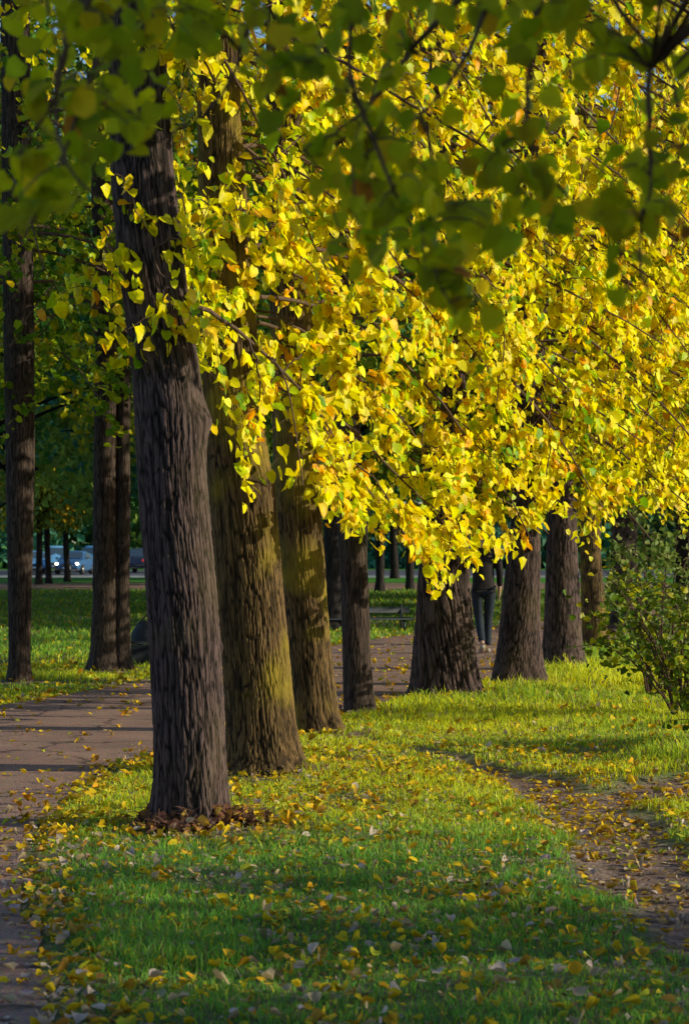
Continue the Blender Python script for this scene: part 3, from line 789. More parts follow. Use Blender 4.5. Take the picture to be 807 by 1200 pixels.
# ------------------------------------------------------------------ middle-distance and far trees
def far_crown(name, n, rx, rz, zc, leaf, pal, seed, nb=70, mat=M_far, low=None):
    r_ = np.random.default_rng(seed); LV = Leaves(True)
    cen = r_.normal(0, 1, (nb, 3)); cen /= np.linalg.norm(cen, axis=1)[:, None]
    cen *= (r_.random(nb)**.45)[:, None]; br = r_.uniform(.14, .34, nb)
    wgt = br**2; b = r_.choice(nb, n, p=wgt/wgt.sum())
    off = r_.normal(0, 1, (n, 3)); off /= np.linalg.norm(off, axis=1)[:, None]; off *= (r_.random(n)**.5)[:, None]
    p = cen[b]+off*br[b][:, None]*np.array([1, 1, .75])
    P = p*np.array([rx, rx, rz])+np.array([0, 0, zc])
    if low is not None: P[:, 2] = np.maximum(P[:, 2], low+r_.random(n)*1.0)
    N = off+np.array([0, 0, .5])+r_.normal(0, .5, (n, 3)); A = r_.normal(0, .6, (n, 3))+np.array([0, 0, -1])
    A = A-N*((A*N).sum(1)/(N*N).sum(1))[:, None]
    pc = pal[r_.integers(len(pal), size=nb)][b]*r_.uniform(.6, 1.25, (n, 1))
    LV.add(P, A, N, leaf*r_.uniform(.6, 1.3, n), pc)
    return LV.mesh(name, mat)
GRN = np.array([(.10, .26, .04), (.14, .34, .04), (.28, .42, .03), (.6, .56, .03), (.09, .24, .06)])
GRB = np.array([(.07, .24, .17), (.09, .30, .17), (.13, .34, .09), (.28, .38, .06)])
YGR = np.array([(.55, .45, .02), (.38, .38, .02), (.2, .27, .02), (.1, .18, .02), (.62, .42, .02)])
cr = {'g': [far_crown('crown', 13000, 4.0, 4.6, 6.6, .17, GRN, 1, low=1.9), far_crown('crown', 12000, 3.6, 5.0, 7.2, .17, GRN, 2, low=2.0)],
      'b': [far_crown('crown', 12000, 4.6, 5.6, 7.3, .2, GRB, 3, low=1.5)],
      'y': [far_crown('crown', 13000, 3.8, 4.6, 6.3, .17, YGR, 4, low=2.0)]}
def far_limbs(seed, h=5.0):
    r_ = np.random.default_rng(seed); G = Geo()
    for k in range(12):
        a = r_.uniform(0, 6.28); z0 = r_.uniform(2.4, 6); l_ = r_.uniform(1.5, 3)
        s0 = np.array([0, 0, z0]); e = np.array([math.cos(a)*l_, math.sin(a)*l_, z0+r_.uniform(.4, 2.5)])
        G.tube(bez(s0, (s0+e)/2+np.array([0, 0, .4]), e, 8), np.linspace(.06, .012, 8), 5, cap=False)
    return G.mesh('branches', M_barkd, True)
FL = [far_limbs(5), far_limbs(6)]
def bg_tree(t, kind, sc=1.0, group='trees standing farther back in the park', rz=None):
    root = empty('park_tree', (t['x'], t['d'], 0)); tag(root, t['lab'], 'tree', group)
    V, q, cap, f, spine, rr = trunk_geo(t, 'e', t['seed'], 9.5)
    V = V-np.array([t['x'], t['d'], -float(hgt(np.array([t['x']]), np.array([t['d']]))[0])])
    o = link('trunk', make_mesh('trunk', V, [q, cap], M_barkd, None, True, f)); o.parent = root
    b = link('branches', FL[t['seed'] % 2]); b.parent = root
    c = link('crown', cr[kind][t['seed'] % len(cr[kind])]); c.parent = root
    c.rotation_euler = (0, 0, (t['seed']*1.7) % 6.28); c.scale = (sc, sc, sc)
    return root
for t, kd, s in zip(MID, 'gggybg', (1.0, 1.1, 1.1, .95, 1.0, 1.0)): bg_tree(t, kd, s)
def mk(px, d, wpx, lab, seed, lean=0):
    t = dict(n=lab, d=d, hi=0, lab=lab, seed=seed)
    by = HY+F*EYE/d
    t['e'] = [(by, px-wpx*.62, px+wpx*.62), (by-.35*F/d, px-wpx*.5, px+wpx*.5), (by-1.5*F/d, px-wpx*.46+lean, px+wpx*.46+lean), (by-4*F/d, px-wpx*.4+2*lean, px+wpx*.4+2*lean), (by-5*F/d, px-wpx*.36+2*lean, px+wpx*.36+2*lean)]
    t['x'] = (px-CX)/F*d; return t
BG = [(215, 52, 18, 'b', 'shaded tree hidden behind the front linden trunk'), (300, 47, 20, 'g', 'tree beyond the footpath hidden behind the thick rough linden'),
      (128, 58, 16, 'g', 'tree beyond the twin-stemmed linden'), (-40, 46, 20, 'g', 'tree beyond the left edge linden'), (365, 64, 12, 'b', 'tree beyond the third linden'),
      (522, 58, 18, 'y', 'tree hidden behind the broad gnarled linden'), (606, 62, 16, 'g', 'tree hidden behind the shaded flared linden'), (657, 55, 18, 'y', 'tree hidden behind the half lit linden'),
      (735, 66, 18, 'b', 'dark tree beyond the far right linden'), (800, 50, 20, 'y', 'dark tree at the right edge behind the shrub'), (695, 84, 14, 'b', 'far tree between the last two lindens'),
      (425, 92, 9, 'b', 'slender far trunk seen right of the thin young linden'), (462, 98, 10, 'b', 'slender far trunk above the bench end'), (560, 96, 10, 'b', 'far trunk beyond the walking person'),
      (-10, 78, 12, 'b', 'far tree beyond the left edge'), (142, 100, 9, 'b', 'far trunk seen beside the twin-stemmed linden'), (250, 84, 14, 'g', 'far tree hidden behind the front trunks'), (30, 62, 14, 'g', 'tree in the lawn behind the left edge linden'),
      (860, 64, 18, 'g', 'tree farther back beyond the right edge'), (330, 100, 12, 'y', 'far yellow tree behind the row')]
for k, (px, d, w_, kd, lb) in enumerate(BG):
    if lb.startswith('tree in the lawn'): px = 24
    bg_tree(mk(px, d, w_, lb, 400+k, lean=random.uniform(-2, 2)), kd, 1.0+.15*random.random()+(.25 if d > 70 else 0))
# the wood beyond the road: reads as one mass
LV = []
fm = Leaves(True); r_ = rng
nb = 700; bx = rng.uniform(-75, 75, nb); by = rng.uniform(180, 205, nb); bz = rng.random(nb)**.8*24-1
bz[:300] = rng.uniform(-.6, 4.5, 300); n = 150000; b = rng.integers(nb, size=n); off = rng.normal(0, 1, (n, 3)); off /= np.linalg.norm(off, axis=1)[:, None]; off *= (rng.random(n)**.4)[:, None]
P = np.stack([bx[b], by[b], bz[b]], 1)+off*np.array([4.2, 4, 3.0]); P[:, 2] = np.maximum(P[:, 2], -.6+rng.random(n))
N = off+rng.normal(0, .4, (n, 3)); A = rng.normal(0, 1, (n, 3))
fm.add(P, A, N, rng.uniform(.35, .9, n), np.array(GRB[rng.integers(4, size=nb)])[b]*rng.uniform(.6, 1.2, (n, 1)))
tag(link('far_woodland', fm.mesh('far_woodland', M_far)), 'dark bluish wood on the far side of the road', 'woodland', kind='stuff')

# ------------------------------------------------------------------ unseen trees added at the right to throw the long shadows
def shade_tree(x, y, lab, sx=1.0, sz=1.0, kd='g', v=0, wr=.2):
    root = empty('park_tree', (x, y, 0)); tag(root, lab, 'tree', 'unseen trees added to throw shadows')
    G = Geo(); zz = np.linspace(0, 7*sz, 12)
    G.tube(np.stack([.1*np.sin(zz), .08*np.cos(zz*1.3)-.08, zz-.05], 1), np.linspace(wr*1.15, wr*.4, 12), 14)
    o = link('trunk', G.mesh('trunk', M_barkd, True)); o.parent = root
    b = link('branches', FL[v % 2]); b.parent = root; b.scale = (sx*.8, sx*.8, sz)
    c = link('crown', cr[kd][v % len(cr[kd])]); c.parent = root; c.scale = (sx, sx, sz); c.rotation_euler = (0, 0, x*1.3+y)
for k, (x, y, sx, sz, kd, wr) in enumerate([(9.2, 3.4, .95, 1.0, 'g', .25), (8.8, 8.5, .9, .95, 'g', .2), (14, 4.5, 1.0, 1.0, 'b', .25), (7, -3, 1.0, 1.0, 'y', .2),
                                            (22, 17, .55, .38, 'g', .15), (10.6, 42, .85, .9, 'g', .2), (12, 48.5, .95, 1.0, 'b', .2), (13.4, 55.5, 1.0, 1.0, 'g', .2), (15.5, 64, .9, 1.1, 'b', .2)]):
    shade_tree(x, y, ['tall', 'narrow', 'broad', 'yellowing', 'small', 'low', 'bushy', 'round', 'dark'][k]+' green tree added unseen at the right for its shade', sx, sz, kd, k, wr)

# ------------------------------------------------------------------ near linden whose dark leaves hang into the top of the view
root = empty('linden_tree', (2.6, 3.0, 0)); tag(root, 'near linden whose dark green out-of-focus leaves hang across the top', 'tree')
G = Geo(); zz = np.linspace(0, 6, 30); sp = np.stack([2.6+.05*np.sin(zz*1.5), 3.0+.04*np.cos(zz), zz-.05], 1)
rr = np.interp(zz, [0, .3, 6], [.3, .22, .12]); G.tube(sp, rr, 24)
link('trunk', G.mesh('trunk', M_bark, True), root)
G = Geo(); LV = Leaves()
BB = [(0, 275), (60, 290), (110, 270), (150, 190), (240, 180), (300, 205), (360, 190), (400, 340), (470, 365), (530, 415), (570, 400), (610, 290), (660, 345), (740, 385), (770, 375), (860, 340)]
bx_, by_ = zip(*BB)
main = [  # main hanging boughs, world points from the photo
 [(150, -60, 4.4), (118, 60, 4.3), (80, 160, 4.2), (30, 280, 4.15)],
 [(85, 10, 4.25), (64, 120, 4.2), (20, 180, 4.2)],
 [(110, -20, 4.2), (62, 90, 4.15), (70, 190, 4.1), (115, 235, 4.1)],
 [(640, -40, 4.5), (624, 60, 4.45), (612, 150, 4.4), (640, 205, 4.4), (720, 280, 4.35)],
 [(700, -30, 4.5), (740, 30, 4.5), (790, 80, 4.5), (800, 170, 4.5)],
 [(590, -40, 4.7), (545, 70, 4.6), (500, 130, 4.6), (410, 190, 4.6)],
 [(300, -50, 4.9), (290, 40, 4.8), (260, 120, 4.8), (180, 170, 4.8)],
 [(430, -60, 4.4), (400, 60, 4.4), (440, 180, 4.3), (500, 300, 4.3), (535, 370, 4.3)],
 [(760, 80, 4.2), (765, 200, 4.2), (745, 300, 4.2), (760, 350, 4.2)],
 [(480, 60, 4.9), (420, 140, 4.8), (350, 180, 4.8)]]
BR = []
for mb in main:
    P = np.array([at(*p) for p in mb]); s = np.linspace(0, len(P)-1, 18)
    Q = np.stack([np.interp(s, np.arange(len(P)), P[:, c]) for c in range(3)], 1); Q = smoothc(Q, 4)+rng.normal(0, .002, (18, 3))
    G.tube(Q, np.linspace(.0062, .0022, 18), 6); BR.append(Q)
    # bough back to the trunk
    h = sp[np.abs(sp[:, 2]-(3.2+.8*rng.random())).argmin()]
    G.tube(bez(h, (h+Q[0])/2+np.array([0, 0, .7]), Q[0], 16), np.linspace(.045, .0062, 16), 8)
BRp = np.vstack(BR)
def near_leaves(n, xr, yr, dr, mask=True):
    c = 0
    while c < n:
        px = rng.uniform(*xr); py = rng.uniform(*yr); d = rng.uniform(*dr)
        if mask:
            if py > np.interp(px, bx_, by_)-35: continue
            if vn(np.array([px/70]), np.array([py/60]), 0, 81)[0] < -.45: continue
        p = at(px, py, d)
        a0 = BRp[np.argmin(np.linalg.norm(BRp-p-np.array([0, 0, .05]), axis=1))]
        W = bez(a0, (a0+p)/2+np.array([0, 0, .3*np.linalg.norm(p-a0)]), p, 8)
        G.tube(W, np.linspace(.0024, .0011, 8), 4)
        k = int(rng.integers(3, 6)); f = np.linspace(max(.2, 1-.15/np.linalg.norm(p-a0)), 1, k)*7
        pp = np.stack([np.interp(f, np.arange(8), W[:, c2]) for c2 in range(3)], 1)+rng.normal(0, .012, (k, 3))
        N = np.array([[.1, -.75, .35]])+rng.normal(0, .55, (k, 3)); A = np.array([[0, 0, -1.0]])+rng.normal(0, .5, (k, 3))
        A = A-N*((A*N).sum(1)/(N*N).sum(1))[:, None]
        pal = np.array([(.60, .62, .006), (.78, .70, .006), (.42, .52, .008), (.9, .62, .01), (.5, .2, .02)])
        LV.add(pp, A, N, rng.uniform(.036, .058, k), pal[pick((.35, .3, .25, .08, .025), k)]*rng.uniform(.65, 1.15, (k, 1))); c += 1
near_leaves(80, (-20, 830), (-40, 385), (4.0, 5.6))
near_leaves(14, (0, 150), (110, 300), (4.0, 4.8))
near_leaves(12, (100, 350), (0, 225), (4.0, 5.2))
near_leaves(38, (390, 810), (180, 410), (4.0, 5.0))
near_leaves(18, (-20, 830), (-60, 120), (3.9, 5.2), False)
near_leaves(130, (-900, 2300), (-1500, -70), (3.0, 5.5), False)
link('branches', G.mesh('branches', M_twig, True), root); link('crown', LV.mesh('crown', M_leafd), root)

# ------------------------------------------------------------------ shrubs at the right
def shrub(x, y, h, rx, n, lab, seed, pal, size=.05, nst=14):
    r_ = np.random.default_rng(seed); root = empty('shrub', (x, y, 0)); tag(root, lab, 'shrub')
    G = Geo(); LV = Leaves(); st = []
    z0 = float(hgt(np.array([x]), np.array([y]))[0])
    for k in range(nst):
        a = r_.uniform(0, 6.28); l_ = r_.random()**.6*rx; e = np.array([x+math.cos(a)*l_, y+math.sin(a)*l_, z0+h*r_.uniform(.45, 1.0)])
        s0 = np.array([x+math.cos(a)*.1, y+math.sin(a)*.1, z0-.02]); m = (s0+e)/2+np.array([0, 0, .25*h]); e[2] -= .1*h
        Q = bez(s0, m, e, 14)+r_.normal(0, .01, (14, 3)); G.tube(Q, np.linspace(.012, .003, 14), 5); st.append(Q[3:])
        for j in range(7):
            b0 = Q[int(r_.integers(3, 14))]; e2 = b0+r_.normal(0, .2, 3)*np.array([1, 1, .7])+np.array([0, 0, -.03])
            q2 = bez(b0, (b0+e2)/2+np.array([0, 0, .06]), e2, 6); G.tube(q2, np.linspace(.004, .0015, 6), 4); st.append(q2[1:])
    S = np.vstack(st); i = r_.integers(len(S), size=n); p = S[i]+r_.normal(0, .045, (n, 3)); p[:, 2] = np.maximum(p[:, 2], z0+.02)
    N = np.array([[.3, -.4, .6]])+r_.normal(0, .6, (n, 3)); A = r_.normal(0, .7, (n, 3))+np.array([0, 0, -.6]); A = A-N*((A*N).sum(1)/(N*N).sum(1))[:, None]
    LV.add(p, A, N, size*r_.uniform(.6, 1.25, n), pal[r_.integers(len(pal), size=n)]*r_.uniform(.7, 1.1, (n, 1)))
    link('branches', G.mesh('branches', M_twig, True), root); link('foliage', LV.mesh('foliage', M_leaf), root)
SG = np.array([(.2, .34, .015), (.35, .45, .015), (.7, .66, .015), (.14, .24, .02)])
shrub(3.1, 21.5, 1.55, 1.05, 1500, 'green leafy shrub at the right edge beside the last lindens', 1, SG*.7, .055, 30)
shrub(3.0, 18.0, .95, .75, 1500, 'low dark shrub at the right edge above the dirt trail', 2, SG*.8, .045, 14)
shrub(3.2, 24.5, 2.5, .8, 1300, 'taller shrub with pale-rimmed leaves behind the green shrub', 3, np.array([(.2, .28, .05), (.35, .4, .12), (.12, .2, .03)]), .055, 16)

# dead leaf heap at the foot of the front tree
t = ROW[0]; n = 520; a = rng.uniform(np.pi*.95, np.pi*2.1, n); rr_ = t['r']-.02+rng.random(n)**1.3*(.2+.1*np.sin(a*3+1))
HP = np.stack([t['x']+np.cos(a)*rr_, t['d']+np.sin(a)*rr_, 0*a], 1); HP[:, 2] = hgt(HP[:, 0], HP[:, 1])+.01+rng.random(n)*.10*np.clip(1-(rr_-t['r'])/.2, .1, 1)*(.5+.5*np.sin(a*5)**2)
LV = Leaves(); N = rng.normal(0, .6, (n, 3))+np.array([0, -.4, .6]); A = rng.normal(0, .7, (n, 3))
A = A-N*((A*N).sum(1)/(N*N).sum(1))[:, None]
pl = np.array([(.16, .075, .05), (.24, .12, .06), (.10, .05, .035), (.65, .42, .08), (.4, .2, .05)])
LV.add(HP, A, N, rng.uniform(.035, .07, n), pl[pick((.3, .3, .25, .1, .12), n)])
G = Geo()
for k in range(150):
    b0 = HP[int(rng.integers(n))]; e = b0+np.array([rng.normal(0, .07), rng.normal(-.02, .04), rng.uniform(.01, .07)]); G.tube(bez(b0, (b0+e)/2+np.array([0, 0, .04]), e, 5), np.linspace(.003, .0012, 5), 3)
hp = empty('dead_leaf_heap', (t['x'], t['d']-.3, 0)); tag(hp, 'reddish brown heap of dead leaves and twigs round the front trunk foot', 'leaf heap')
link('leaves', LV.mesh('leaves', M_litter), hp); link('twigs', G.mesh('twigs', simple_mat('dead_twig', (.16, .07, .05), .8, scale=40), True), hp)

# ------------------------------------------------------------------ benches
M_bw = simple_mat('bench_wood', (.012, .018, .026), .6, .25, scale=12, noise=.3, bump=.3)
M_bm = simple_mat('bench_iron', (.02, .022, .025), .5, .5)
M_bag = simple_mat('bag_cloth', (.035, .035, .045), .7, .3, scale=30, bump=.4)
def bench(x, y, rz, L, lab, hs=.42, nb=3):
    root = empty('park_bench', (x, y, 0), rz); tag(root, lab, 'bench', 'dark park benches beside the footpath')
    def part(nm, G, m): o = link(nm, G.mesh(nm, m)); o.parent = root
    G = Geo()
    for k in range(4): G.box((0, -.2+k*.125, hs), (L, .105, .035), bev=.008)
    part('seat', G, M_bw)
    G = Geo()
    if nb:
        for k in range(nb): G.box((0, .27+.02*k, hs+.14+k*.13), (L, .03, .11), bev=.008)
        part('backrest', G, M_bw)
    else:
        G.box((0, -.235, hs/2+.0), (L-.02, .03, hs-.04), bev=.008); part('apron', G, M_bw)
    for sx in (-1, 1):
        G = Geo(); X = sx*(L/2-.15)
        G.tube([(X, -.2, .0), (X, -.19, hs-.02)], .022, 8); G.tube([(X, .2, .0), (X, .22, hs-.02)]+([(X, .30, hs+.12+.12*nb)] if nb else []), .022, 8)
        G.tube([(X, -.2, hs-.03), (X, .24, hs-.03)], .02, 8)
        part('leg', G, M_bm)
bench(.42, 41.6, .1, 1.5, 'dark bench on the lawn between the thin linden and the broad linden', .22, 1)
bench(-1.83, 30.6, .0, 1.85, 'low dark backless bench seen between the twin-stemmed linden and the front trunk', .28, 0)
G = Geo(); nth = 16; zz = np.linspace(0, 1, 9)
th = np.arange(nth)/nth*2*np.pi
V = np.stack([np.stack([.2*np.cos(th)*(1-.55*z**2)+.02*np.sin(3*th+z*4), .11*np.sin(th)*(1-.5*z**2), 0*th+.26*z], 1) for z in zz]).reshape(-1, 3)
i = np.arange(8)[:, None]*nth; j = np.arange(nth)[None]; q = np.stack([i+j, i+(j+1) % nth, i+nth+(j+1) % nth, i+nth+j], -1).reshape(-1, 4)
G.add(V, q, [[8*nth, 8*nth+k, 8*nth+k+1] for k in range(1, nth-1)])
bagr = empty('bag', (-2.52, 30.6, .297)); tag(bagr, 'dark cloth bag lying on the bench behind the front trunk', 'bag')
o = link('body', G.mesh('body', M_bag, True)); o.parent = bagr
G = Geo(); G.tube(bez(np.array([-.1, -.02, .22]), np.array([0, -.02, .42]), np.array([.1, -.02, .22]), 10), .009, 6); o = link('strap', G.mesh('strap', M_bag, True)); o.parent = bagr

# ------------------------------------------------------------------ cars
def paint(name, c): return simple_mat(name, c, .25, .6, .3, noise=.03, scale=2)
M_glass = simple_mat('car_glass', (.05, .08, .11), .08, .8, scale=2, noise=.05)
M_tyre = simple_mat('tyre_rubber', (.02, .02, .02), .8, scale=30)
M_rim = simple_mat('rim_alloy', (.4, .4, .42), .3, .5, .8)
M_head = simple_mat('headlight_lit', (.9, .85, .7), .2, .5, emit=((1, .84, .55), 9.0))
M_headoff = simple_mat('headlight_glass', (.6, .62, .65), .15, .7)
M_tail = simple_mat('tail_light', (.35, .01, .01), .3, .6, emit=((1, .05, .02), .5))
M_grille = simple_mat('grille_black', (.015, .015, .018), .4)
M_plate = simple_mat('plate_white', (.7, .7, .7), .4)
def car(x, y, rz, col, lab, lit=False, tall=1.0, van=False):
    z0 = float(hgt(np.array([x]), np.array([y]))[0]); z0 = -.60 if y > 139 else z0
    root = empty('parked_car' if not lit else 'car', (x, y, z0), rz); tag(root, lab, 'car', 'cars on the road beyond the park')
    def part(nm, G, m, sm=False, par=None):
        o = link(nm, G.mesh(nm, m, sm)); o.parent = par or root; return o
    W = .86; roof = 1.47*tall
    # side profile (front at -y): sections along y of (half width low, z low, z belt, z top, half width top)
    if van: prof = [(-2.15, .55, .62), (-2.05, .30, .95), (-1.5, .28, 1.08), (-.95, .28, roof-.1), (-.4, .28, roof), (1.4, .28, roof), (2.1, .28, roof-.12), (2.2, .4, 1.0)]
    else: prof = [(-2.15, .45, .6), (-2.1, .28, .78), (-1.2, .26, .93), (-.95, .26, .98), (-.25, .26, roof-.03), (.3, .26, roof), (1.0, .26, roof-.06), (1.65, .26, 1.03), (2.05, .28, .98), (2.15, .42, .7)]
    V = []; nsec = len(prof)
    for (yy, zl, zt) in prof:
        belt = min(.92 if not van else 1.0, zt); inset = .02+max(0, zt-belt)*.36
        rnd = .75 if abs(yy) > 2.0 else 1.0
        half = [(0, zl), (W*.9*rnd, zl), (W*rnd, zl+.12), (W*rnd, (zl+belt)/2+.05), (W*.975*rnd, belt), ((W-inset)*rnd, belt+(zt-belt)*.85), ((W-inset-.1)*rnd, zt), (0, zt+.015)]
        full = half+[(-a, b) for a, b in half[-2:0:-1]]
        V.append([(a, yy, b) for a, b in full])
    V = np.array(V); m = V.shape[1]; V = V.reshape(-1, 3)
    i = np.arange(nsec-1)[:, None]*m; j = np.arange(m)[None]; q = np.stack([i+j, i+(j+1) % m, i+m+(j+1) % m, i+m+j], -1).reshape(-1, 4)
    G = Geo(); c0 = len(V); V = np.vstack([V, [0, prof[0][0]-.02, .55], [0, prof[-1][0]+.02, .6]])
    tr = [[c0, (k+1) % m, k] for k in range(m)]+[[c0+1, (nsec-1)*m+k, (nsec-1)*m+(k+1) % m] for k in range(m)]
    G.add(V, q, tr); body = part('body', G, paint('car_paint', col), True)
    md = body.modifiers.new('s', 'EDGE_SPLIT'); md.split_angle = R(40)
    # glass
    def sheet(nm, pts): G = Geo(); G.add(pts, [[0, 1, 2, 3]]); part(nm, G, M_glass)
    if van: a0, a1, b0, b1 = (-1.45, 1.10), (-.98, roof-.14), (2.16, 1.08), (2.1, roof-.2)
    else: a0, a1, b0, b1 = (-.93, 1.01), (-.30, roof-.08), (1.62, 1.06), (1.06, roof-.1)
    e = .02
    sheet('windscreen', [(-W*.82, a0[0]-e, a0[1]+e), (W*.82, a0[0]-e, a0[1]+e), (W*.66, a1[0]-e, a1[1]+e), (-W*.66, a1[0]-e, a1[1]+e)])
    sheet('rear_window', [(-W*.8, b0[0]+e, b0[1]+e), (W*.8, b0[0]+e, b0[1]+e), (W*.66, b1[0]+e, b1[1]+e), (-W*.66, b1[0]+e, b1[1]+e)])
    for s in (-1, 1):
        wx0 = W*.975+.005; wx1 = W-.02-(roof-.12-.92)*.36+.012
        sheet('side_window', [(s*wx0, a0[0]+.25, 1.0), (s*wx0, .3, 1.0), (s*wx1, .3, roof-.13), (s*wx1, a1[0]+.15, roof-.13)])
        sheet('side_window', [(s*wx0, .36, 1.0), (s*wx0, 1.35, 1.0), (s*wx1, 1.0, roof-.13), (s*wx1, .36, roof-.13)])
        G = Geo(); G.box((s*.64, -2.12, .68), (.20, .1, .15), bev=.05); part('headlight', G, M_head if lit else M_headoff)
        G = Geo(); G.box((s*.66, 2.10, .82), (.26, .09, .16), bev=.02); part('tail_light', G, M_tail)
        G = Geo(); G.box((s*.97, -.75, 1.02), (.16, .1, .12), bev=.03); part('mirror', G, M_grille)
        for yy in (-1.35, 1.3):
            G = Geo(); a = np.linspace(0, 2*np.pi, 25)
            G.tube([(s*.66, yy, .32), (s*.88, yy, .32)], .32, 24); wh = part('wheel', G, M_tyre)
            G = Geo(); G.tube([(s*.875, yy, .32), (s*.895, yy, .32)], .19, 16); part('rim', G, M_rim, par=wh)
    G = Geo(); G.box((0, -2.17, .6), (.8, .05, .14), bev=.02); part('grille', G, M_grille)
    G = Geo(); G.box((0, -2.2, .42), (.5, .02, .11)); part('number_plate', G, M_plate)
    G = Geo(); G.box((0, -2.13, .32), (1.5, .1, .14), bev=.03); part('bumper', G, M_grille); G = Geo(); G.box((0, 2.15, .42), (1.6, .1, .18), bev=.03); part('bumper', G, M_grille)
    return root
def cx_(px, d): return (px-CX)/F*d
car(cx_(88, 150), 150, -.12, (.06, .16, .36), 'dark blue car with both headlights lit, right of the slim trunks', True)
car(cx_(66, 160), 160, .1, (.2, .5, .78), 'pale blue van between two of the slim dark trunks', False, 1.2, True)
car(cx_(40, 152), 152, .2, (.14, .36, .62), 'light blue car partly hidden by the left edge linden', False)
car(cx_(112, 163), 163, -.2, (.10, .34, .66), 'blue van mostly hidden behind the twin-stemmed linden', False, 1.2, True)
car(cx_(166, 158), 158, 3.0, (.04, .05, .08), 'dark car with a red tail light between the twin linden and front trunk', False, 1.1)

# ------------------------------------------------------------------ walking person
def skin_obj(name, joints, edges, mat, parent, sub=2):
    me = bpy.data.meshes.new(name); me.from_pydata([j[:3] for j in joints], edges, [])
    o = bpy.data.objects.new(name, me); COL.objects.link(o); o.parent = parent; me.materials.append(mat)
    md = o.modifiers.new('skin', 'SKIN'); md.use_smooth_shade = True
    sv = me.skin_vertices[0].data
    for k, j in enumerate(joints):
        rx = j[3]; ry = j[4] if len(j) > 4 else rx; sv[k].radius = (rx, ry); sv[k].use_root = (k == 0)
    ms = o.modifiers.new('sub', 'SUBSURF'); ms.levels = sub; ms.render_levels = sub
    return o
M_skin = simple_mat('skin', (.50, .30, .22), .5, noise=.05)
M_jean = simple_mat('denim', (.022, .03, .045), .85, .2, scale=60, noise=.25, bump=.3)
M_jack = simple_mat('jacket_cloth', (.018, .014, .016), .8, .2, scale=40, bump=.3)
M_shoe = simple_mat('shoe_leather', (.30, .26, .22), .6)
M_hair = simple_mat('hair', (.03, .018, .012), .6, scale=80, noise=.4)
pd = 33.4; pr_ = empty('person', (cx_(566, pd), pd, .008), .06)
tag(pr_, 'person in dark jacket and blue jeans walking away along the path', 'person')
# local: facing +y (away from camera). trailing foot left-of-picture, stance leg right
Bd = [(0, 0, .96, .12, .10), (0, .01, 1.15, .12, .09), (0, .02, 1.35, .15, .10), (0, .02, 1.45, .07, .07), (0, .03, 1.52, .05), (0, .04, 1.60, .072, .085), (0, .045, 1.68, .078, .092), (0, .04, 1.74, .05, .06),
      (.17, .02, 1.40, .05), (.22, -.04, 1.14, .038), (.23, .04, .90, .027), (.235, .07, .84, .030, .016),
      (-.17, .02, 1.40, .05), (-.22, .05, 1.14, .038), (-.24, .16, .92, .027), (-.245, .20, .865, .030, .016),
      (.09, 0, .90, .085), (.075, .06, .50, .055), (.06, .02, .10, .038),
      (-.09, 0, .90, .085), (-.06, .03, .50, .055), (-.04, -.20, .13, .038)]
ed = [(0, 1), (1, 2), (2, 3), (3, 4), (4, 5), (5, 6), (6, 7), (3, 8), (8, 9), (9, 10), (10, 11), (3, 12), (12, 13), (13, 14), (14, 15), (0, 16), (16, 17), (17, 18), (0, 19), (19, 20), (20, 21)]
for (wi, sx, wy, wz) in ((11, 1, .07, .84), (15, -1, .20, .865)):
    X = .235*sx if sx > 0 else -.245
    for f, (oy, ln) in enumerate([(-.024, .062), (-.008, .072), (.009, .068), (.024, .055)]):
        b = len(Bd); Bd += [(X, wy+oy, wz-.035, .0085), (X-.006*sx, wy+oy*1.1+.005, wz-.035-ln*.55, .008), (X-.02*sx, wy+oy*1.1+.012, wz-.035-ln, .0065)]; ed += [(wi, b), (b, b+1), (b+1, b+2)]
    b = len(Bd); Bd += [(X-.01*sx, wy+.035, wz-.0, .0095), (X-.022*sx, wy+.052, wz-.035, .0085)]; ed += [(wi, b), (b, b+1)]
skin_obj('body', Bd, ed, M_skin, pr_, 1)
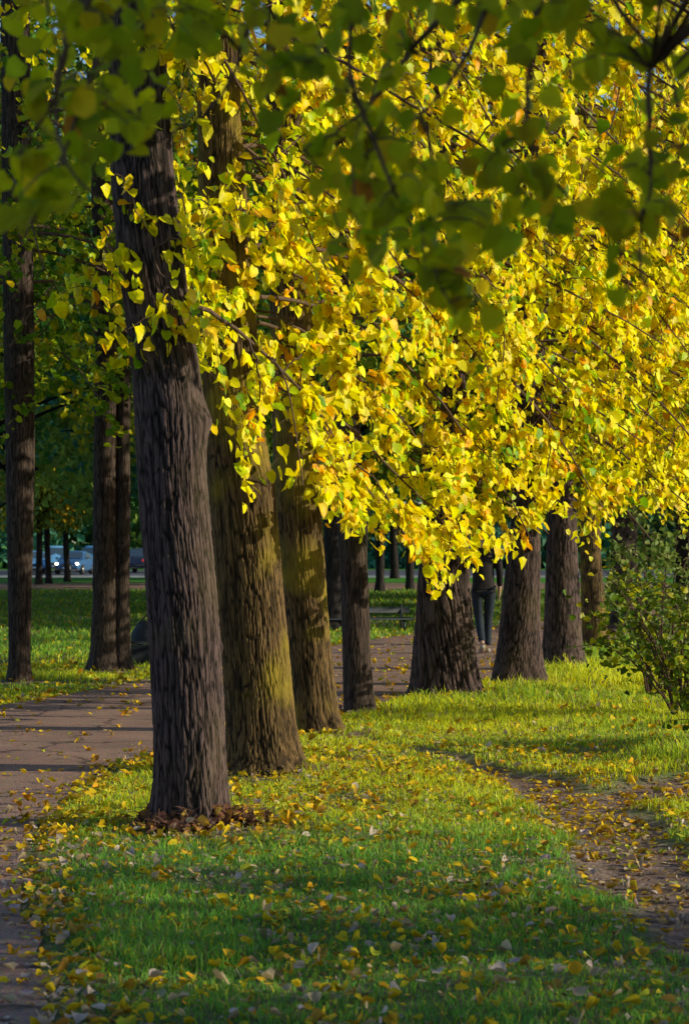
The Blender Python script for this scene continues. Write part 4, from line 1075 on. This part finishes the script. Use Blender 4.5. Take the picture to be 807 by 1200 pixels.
skin_obj('jacket', [(0, 0, 1.0, .165, .125), (0, 0, .90, .17, .125), (0, .01, 1.18, .155, .12), (0, .02, 1.36, .175, .125), (0, .02, 1.45, .09, .085), (0, .025, 1.50, .065),
   (.185, .02, 1.41, .068), (.225, -.04, 1.14, .056), (.232, .03, .93, .043), (-.185, .02, 1.41, .068), (-.225, .05, 1.14, .056), (-.24, .145, .95, .043)],
   [(0, 1), (0, 2), (2, 3), (3, 4), (4, 5), (4, 6), (6, 7), (7, 8), (4, 9), (9, 10), (10, 11)], M_jack, pr_)
skin_obj('jeans', [(0, 0, .97, .14, .115), (.09, 0, .86, .10, .105), (.085, .03, .68, .083), (.075, .06, .50, .066), (.07, .045, .30, .058), (.062, .02, .10, .052),
   (-.09, 0, .86, .10, .105), (-.08, .015, .68, .083), (-.06, .03, .50, .066), (-.05, -.08, .30, .058), (-.04, -.19, .15, .052)],
   [(0, 1), (1, 2), (2, 3), (3, 4), (4, 5), (0, 6), (6, 7), (7, 8), (8, 9), (9, 10)], M_jean, pr_)
skin_obj('shoe', [(.062, -.03, .045, .04, .042), (.062, .05, .04, .045, .035), (.066, .16, .032, .046, .028), (.066, .21, .028, .03, .02)], [(0, 1), (1, 2), (2, 3)], M_shoe, pr_)
skin_obj('shoe', [(-.04, -.24, .12, .04, .042), (-.04, -.19, .075, .045, .035), (-.044, -.12, .036, .046, .028), (-.044, -.06, .026, .03, .02)], [(0, 1), (1, 2), (2, 3)], M_shoe, pr_)
skin_obj('hair', [(0, .0, 1.62, .07, .06), (0, .02, 1.70, .088, .088), (0, .03, 1.755, .07, .075)], [(0, 1), (1, 2)], M_hair, pr_)
G = Geo(); G.tube([(0, .128, 1.655), (0, .158, 1.635), (0, .135, 1.62)], [.008, .014, .01], 8); o = link('nose', G.mesh('nose', M_skin, True)); o.parent = pr_
for s in (-1, 1):
    G = Geo(); G.tube([(s*.085, .03, 1.69), (s*.094, .035, 1.66), (s*.085, .035, 1.63)], [.008, .014, .009], 8); o = link('ear', G.mesh('ear', M_skin, True)); o.parent = pr_
    G = Geo(); G.tube([(s*.03, .125, 1.675), (s*.03, .136, 1.675)], .011, 10); o = link('eye', G.mesh('eye', simple_mat('eye_white', (.7, .7, .7), .3), True)); o.parent = pr_
G = Geo(); G.tube([(-.022, .125, 1.595), (0, .133, 1.593), (.022, .125, 1.595)], [.004, .006, .004], 6); o = link('mouth', G.mesh('mouth', simple_mat('lips', (.4, .16, .14), .5), True)); o.parent = pr_
